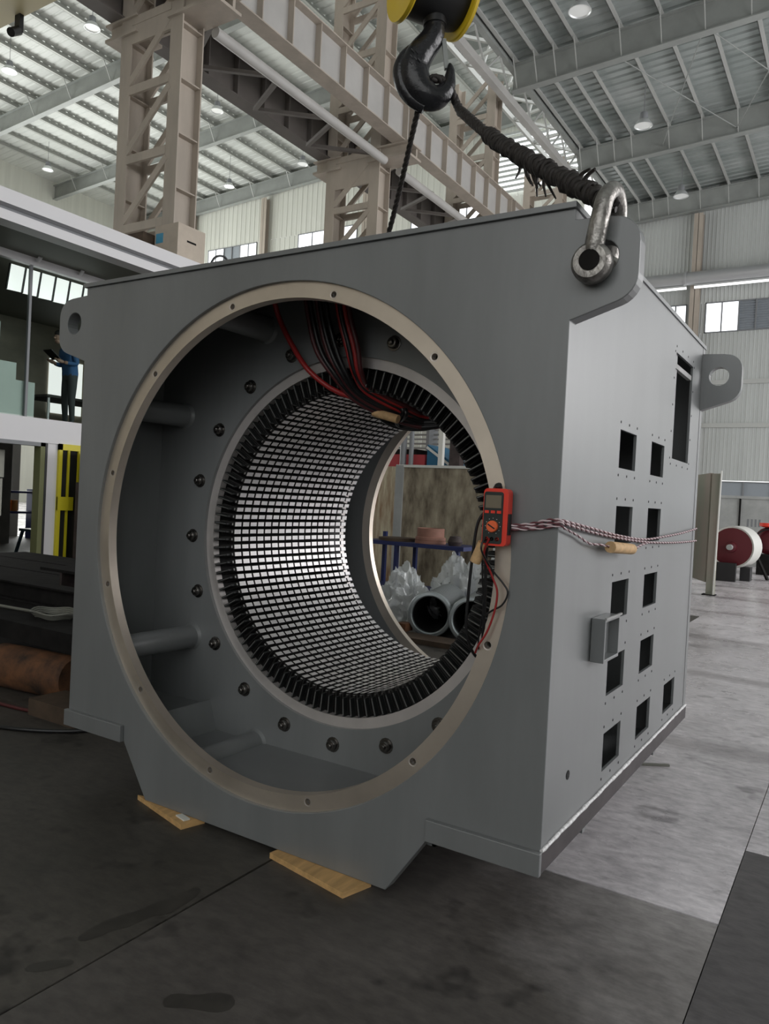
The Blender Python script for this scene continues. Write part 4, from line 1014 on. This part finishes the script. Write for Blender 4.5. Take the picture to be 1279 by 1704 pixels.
tag(MB().cyl((-3.6, 0.98, 0.463), (-2.95, 1.02, 0.463), 0.012, 8).build('steel_rod', 'coil_pale', None, 40), 'thin pale rod lying near the edge of the surface plate', 'rod')
cable('floor_hose', [(-4.2, -0.6, 0.012), (-3.0, 0.05, 0.012), (-2.3, 0.12, 0.012), (-1.75, 0.36, 0.012), (-1.4, 0.9, 0.012)], 0.012, 'cable_black', 'black hose lying on the floor at the left edge')
cable('floor_hose', [(-4.2, -0.2, 0.012), (-3.0, 0.35, 0.012), (-2.2, 0.48, 0.012), (-1.6, 0.62, 0.012)], 0.011, 'cable_dark_red', 'dark red hose on the floor below the rusty drum')

# ================================================================== RIGHT BACKGROUND
ps = thing('partition', (-0.5, 12.9, 0), 'grey green steel partition stand right behind the machine', 'partition')
MB().bar((-0.235, 12.19, 0), (-0.235, 12.19, 2.15), 0.14, 0.10, (0, 1, 0)).build('post', 'panel_green', ps)
MB().bar((-0.18, 12.14, 0.0), (-0.155, 12.14, 2.20), 0.02, 0.05, (0, 1, 0)).build('white_edge', 'edge_white', ps)
MB().add([(x, y, z) for (x, y) in ((-0.30, 12.22), (-2.3, 16.6), (-2.34, 16.58), (-0.34, 12.20)) for z in (0.22, 2.16)], [(0, 2, 3, 1), (2, 4, 5, 3), (4, 6, 7, 5), (6, 0, 1, 7), (1, 3, 5, 7), (0, 6, 4, 2)]).build('sheet', 'panel_green', ps)
MB().box((-0.36, 12.08, 0), (-0.14, 12.28, 0.015)).build('foot_plate', 'iron_dark', ps)
for k in (0.35, 0.6): MB().box((-0.3-2*k-0.05, 12.2+4.4*k, 0), (-0.3-2*k+0.05, 12.3+4.4*k, 0.22)).build('leg', 'iron_dark', ps)
mo = thing('drum_motor', (-0.3, 16.2, 0), 'dark red drum motor with white rim on black pedestals', 'motor')
MA = Vector((0.12, 0.99, 0)); MO = (-0.42, 15.75, 0.74)
MB().lathe([(0.001, -0.10), (0.05, -0.10), (0.06, -0.02), (0.11, 0.0), (0.12, 0.05), (0.42, 0.08), (0.43, 0.10)], MO, MA, 28).build('end_shield', 'motor_red', mo, 40)
MB().lathe([(0.001, -0.13), (0.06, -0.13), (0.065, -0.05), (0.001, -0.05)], MO, MA, 16).build('shaft_end', 'panel_grey', mo, 40)
MB().lathe([(0.40, 0.09), (0.455, 0.07), (0.465, 0.10), (0.465, 0.75), (0.001, 0.75)], MO, MA, 32).build('drum', 'rim_white', mo, 40)
MB().box((-0.86, 15.60, 0), (-0.28, 15.75, 0.40)).build('pedestal', 'black', mo)
MB().box((-0.255, 16.1, 0), (-0.05, 16.5, 0.30)).build('pedestal', 'black', mo)
MB().bar((0.02, 16.5, 0.55), (0.22, 17.0, 0.0), 0.05, 0.06).build('prop', 'iron_dark', mo)
pm = thing('red_pump', (0.05, 19.0, 0), 'small red pump behind the drum motor', 'pump')
MB().lathe([(0.001, -0.2), (0.20, -0.2), (0.34, -0.1), (0.36, 0.1), (0.25, 0.25), (0.001, 0.3)], (0.05, 18.9, 0.85), (0.2, 1, 0), 20).build('casing', 'motor_red', pm, 40)
MB().lathe([(0.12, 0.33), (0.2, 0.36), (0.2, 0.44), (0.001, 0.44)], (0.0, 18.8, 0.85), (0, 0, 1), 16).build('inlet', 'red_plastic', pm, 40)
for k in range(5): MB().tube([(0.05+0.34*math.cos(a+k), 18.65+0.03*k, 0.8+0.34*math.sin(a+k)) for a in [i*0.4 for i in range(9)]], 0.02, 6).build('hose', 'cable_black', pm, 70)
MB().box((-0.2, 18.6, 0), (0.3, 19.3, 0.5)).build('stand', 'iron_dark', pm)
for k, (x0, x1, lab) in enumerate(((-1.9, -1.03, 'left grey steel screen panel behind the drum motor'), (-1.03, 1.6, 'wide grey steel screen panel behind the red pump'))):
    t = thing('screen_panel', ((x0+x1)/2, 21.9, 0), lab, 'panel')
    MB().box((x0, 21.9, 0.0), (x1, 21.95, 2.0)).build('sheet', 'panel_grey', t)
    MB().box((x0, 21.86, 1.94), (x1, 21.99, 2.02)).build('top_rail', 'panel_grey', t)
    MB().box((x1-0.05, 21.86, 0), (x1-0.002, 21.99, 1.94)).build('side_rail', 'iron_dark' if k == 0 else 'panel_grey', t)
    for i in range(4 if k else 0):
        MB().box((x0+0.18+0.10*i, 21.895, 1.14), (x0+0.23+0.10*i, 21.90, 1.36)).build('scrawl', 'frame_grey', t)
tag(MB().bar((0.78, 1.9, 0.006), (1.15, 2.15, 0.006), 0.02, 0.01).build('steel_strip', 'coil_pale'), 'thin strip on the floor beside the base of the machine', 'strip')

# ================================================================== SEEN THROUGH THE BORE
def hose(x, lab):
    t = thing('duct_hose', (x, 5.2, 0), lab, 'hose', 'corrugated duct hoses')
    ax = Vector((-0.30, 0.954, 0)); o = Vector((x, 4.6, 0.238))
    MB().lathe([(0.188, 0.0), (0.200, -0.008), (0.228, -0.004), (0.236, 0.01), (0.236, 0.035), (0.195, 0.05), (0.186, 0.05)], o, ax, 40, True).build('flange', 'flange_grey', t, 35)
    pf = []
    for k in range(22):
        y = 0.05+0.05*k; pf += [(0.190, y), (0.212, y+0.012), (0.212, y+0.03), (0.190, y+0.042)]
    MB().lathe(pf, o, ax, 36).build('bellows', 'hose_grey', t, 30)
    MB().lathe([(0.184, 0.03), (0.180, 1.1), (0.001, 1.12)], o, ax, 32).build('lining', 'hole_black', t, 40)
hose(-1.735, 'left of the two grey corrugated hoses lying behind the machine')
hose(-1.262, 'right of the two grey corrugated hoses lying behind the machine')
bn = thing('work_bench', (-3.1, 6.5, 0), 'dark blue steel bench seen through the bore', 'bench')
MB().box((-3.75, 6.25, 0.80), (-2.2, 6.85, 0.85)).build('top', 'bench_blue', bn)
for x in (-3.7, -3.2, -2.3):
    for y in (6.3, 6.8): MB().box((x-0.025, y-0.025, 0), (x+0.025, y+0.025, 0.80 if x > -3.6 else 0.95)).build('leg', 'bench_blue', bn)
MB().box((-3.7, 6.30, 0.22), (-2.25, 6.8, 0.25)).build('lower_shelf', 'bench_blue', bn)
pt2 = [(0.205, 0.0), (0.205, 0.035), (0.195, 0.04), (0.20, 0.045), (0.20, 0.08), (0.185, 0.085), (0.18, 0.09), (0.18, 0.20), (0.165, 0.20), (0.165, 0.10)]
tag(MB().lathe([(0.001, 0.0)]+pt2+[(0.001, 0.10)], (-2.82, 6.52, 0.851), (0, 0, 1), 28).build('clay_rings', 'terracotta', None, 30), 'stack of brown clay coloured rings on the blue bench', 'rings')
tag(MB().lathe([(0.001, 0), (0.26, 0), (0.26, 0.04), (0.001, 0.04)], (-3.35, 6.56, 0.851), (0, 0, 1), 24).build('flat_disc', 'timber', None, 30), 'flat dark brown disc on the blue bench', 'disc')
tag(MB().lathe([(0.001, 0), (0.08, 0), (0.10, 0.05), (0.07, 0.12), (0.001, 0.13)], (-2.42, 6.45, 0.851), (0, 0, 1), 14).build('dark_pot', 'iron_brown', None, 40), 'small dark pot at the right end of the blue bench', 'pot')
pn = thing('rusty_screen', (-4.5, 8.05, 0), 'cream screen panel streaked with rust behind the bench', 'screen')
MB().box((-6.2, 8.0, 0), (-4.30, 8.06, 1.93)).build('sheet', 'rust_panel', pn)
MB().box((-4.30, 7.97, 0), (-4.16, 8.08, 1.95)).build('post', 'panel_grey', pn)
pn = thing('stained_screen', (-3, 8.05, 0), 'dark stained plywood screen behind the bench', 'screen')
MB().box((-4.16, 8.0, 0), (-1.2, 8.06, 1.92)).build('sheet', 'dirty_panel', pn)
MB().box((-4.30, 7.98, 1.92), (-1.2, 8.08, 1.96)).build('top_rail', 'edge_white', pn)
# crumpled plastic sheeting
def plastic(c, rx, ry, rz, seed, lab):
    mb = MB(); su, sv = 90, 36; vs = []; fs = []
    rg = lambda v: 1-abs(noise.noise(v))*2
    for i in range(sv+1):
        th = PI/2*i/sv
        for k in range(su):
            a = 2*PI*k/su
            d = Vector((math.cos(a)*math.sin(th), math.sin(a)*math.sin(th), math.cos(th)))
            n = 0.98+0.30*noise.noise(d*1.7+Vector((seed, 0, 0)))-0.34*abs(noise.noise(d*3.0+Vector((0, seed, 0))))-0.20*abs(noise.noise(d*6.2+Vector((0, 0, seed))))-0.10*abs(noise.noise(d*13+Vector((seed, seed, 0))))
            vs.append((c[0]+d.x*rx*n, c[1]+d.y*ry*n, max(0.004, c[2]+d.z*rz*n)))
    for i in range(sv):
        for k in range(su): fs.append((i*su+k, i*su+(k+1) % su, (i+1)*su+(k+1) % su, (i+1)*su+k))
    o = mb.add(vs, fs).build('plastic_sheet', 'plastic_wrap', None, 60)
    return tag(o, lab, 'plastic sheet', 'crumpled plastic sheets')
plastic((-2.50, 5.45, 0), 0.50, 0.32, 0.62, 1.3, 'crumpled clear plastic heap left of the two hoses')
plastic((-1.52, 6.10, 0), 0.36, 0.30, 1.12, 4.2, 'tall white plastic wrapped pile behind the multimeter')
plastic((-2.05, 5.95, 0), 0.46, 0.26, 0.80, 7.7, 'crumpled plastic heap above the two hoses')
tag(MB().box((-2.6, 4.2, 0), (-0.9, 4.5, 0.05)).build('timber_skid', 'timber'), 'dark timber skid on the floor in front of the hoses', 'timber')
tag(MB().box((-2.05, 4.45, 0.05), (-1.93, 4.6, 0.13)).build('brick_piece', 'rust_orange'), 'small orange block beside the left hose', 'block')
# machines further back above the screens
rt_ = thing('red_tank', (-6.8, 12.2, 0), 'red machine cover above the screens seen through the bore', 'machine')
MB().box((-8.2, 12.0, 0), (-6.05, 13.0, 2.40)).build('cover', 'red_cover', rt_)
MB().box((-7.6, 12.05, 2.40), (-6.3, 12.9, 2.52)).build('lid', 'iron_dark', rt_)
bt = thing('blue_cover', (-5.6, 12.2, 0), 'dark blue sloping machine cover beside the red one', 'machine')
MB().add([(x, y, z) for y in (12.0, 12.9) for x, z in ((-6.0, 0), (-5.45, 0), (-5.45, 2.28), (-6.0, 2.62))], [(0, 1, 2, 3), (4, 7, 6, 5), (0, 4, 5, 1), (1, 5, 6, 2), (2, 6, 7, 3), (3, 7, 4, 0)]).build('cover', 'blue_cover', bt)
MB().bar((-6.0, 11.97, 2.56), (-5.45, 11.97, 2.2), 0.02, 0.05).build('rail', 'edge_white', bt)
for k, x in enumerate((-6.42, -6.22)):
    tag(MB().cyl((x, 11.7, 0), (x, 11.7, 4.2), 0.07 if k == 0 else 0.05, 12).build('standing_pipe', 'frame_grey', None, 40), ('thicker left' if k == 0 else 'thinner right')+' of two grey standing pipes seen through the bore', 'pipe', 'standing pipes')
tag(MB().box((-5.52, 11.6, 0), (-5.42, 11.7, 4.5)).build('white_post', 'edge_white'), 'white post right of the blue machine cover', 'post')
tag(MB().box((-5.36, 11.8, 0), (-5.12, 12.0, 4.5)).build('brown_post', 'iron_brown'), 'reddish brown steel post right of the white post', 'post')
mr_ = thing('pipe_rack', (-6.9, 14.0, 0), 'tangle of thin grey pipes behind the red machine cover', 'rack')
for k in range(7): MB().cyl((-8.5, 14.0+0.05*k, 2.5+0.11*k), (-5.9, 14.2, 2.45+0.12*k), 0.025, 6).build('pipe', 'panel_grey', mr_, 60)
for x in (-8.3, -7.1, -6.0): MB().box((x-0.04, 13.95, 0), (x+0.04, 14.4, 3.4)).build('upright', 'frame_grey', mr_)
gm = thing('grey_machine', (-4.4, 12.6, 0), 'pale grey machine with white cover right of the posts', 'machine')
MB().box((-5.0, 12.2, 0), (-3.4, 13.2, 2.25)).build('body', 'panel_grey', gm)
MB().box((-4.9, 12.25, 2.25), (-3.6, 13.0, 2.6)).build('cover', 'edge_white', gm)
wb = structure(siding('wall_inner', -16.0, -3.4, 0.0, 4.6, 17.0, 'siding_left', 0.35))

# ---- oil stains soaked into the near floor
mat('oil', (0.043, 0.039, 0.034), 0.40, 0, 0.3, (9, 9, 9))
def stain(pts, w, label):
    path = smooth_path([(x, y, 0) for x, y in pts], 6); L = []; R = []
    for i, p in enumerate(path):
        d = (path[min(i+1, len(path)-1)]-path[max(i-1, 0)]).normalized(); n = Vector((-d.y, d.x, 0))
        k = w*(0.25+math.sin(PI*i/(len(path)-1))**0.5)*(1+0.5*noise.noise(p*9))
        L.append(p+n*k); R.append(p-n*k*(0.8+0.4*noise.noise(p*13+Vector((4, 0, 0)))))
    m = len(path); vs = [v+Vector((0, 0, z)) for z in (0.0002, 0.0008) for v in L+R]
    fs = []
    for i in range(m-1): fs += [(i, i+1, m+i+1, m+i), (2*m+i, 3*m+i, 3*m+i+1, 2*m+i+1)]
    return tag(MB().add(vs, fs).build('oil_stain', 'oil'), label, 'stain')
stain([(0.02, -0.80), (0.03, -0.70), (0.07, -0.56), (0.09, -0.46), (0.08, -0.36)], 0.032, 'long dark oil stain beside the floor joint in front of the machine')
stain([(0.44, -0.84), (0.52, -0.79), (0.60, -0.73)], 0.036, 'short dark oil stain at the bottom edge of the picture')
stain([(0.02, -0.98), (0.06, -0.93), (0.10, -0.88)], 0.022, 'small dark oil stain near the bottom left corner')
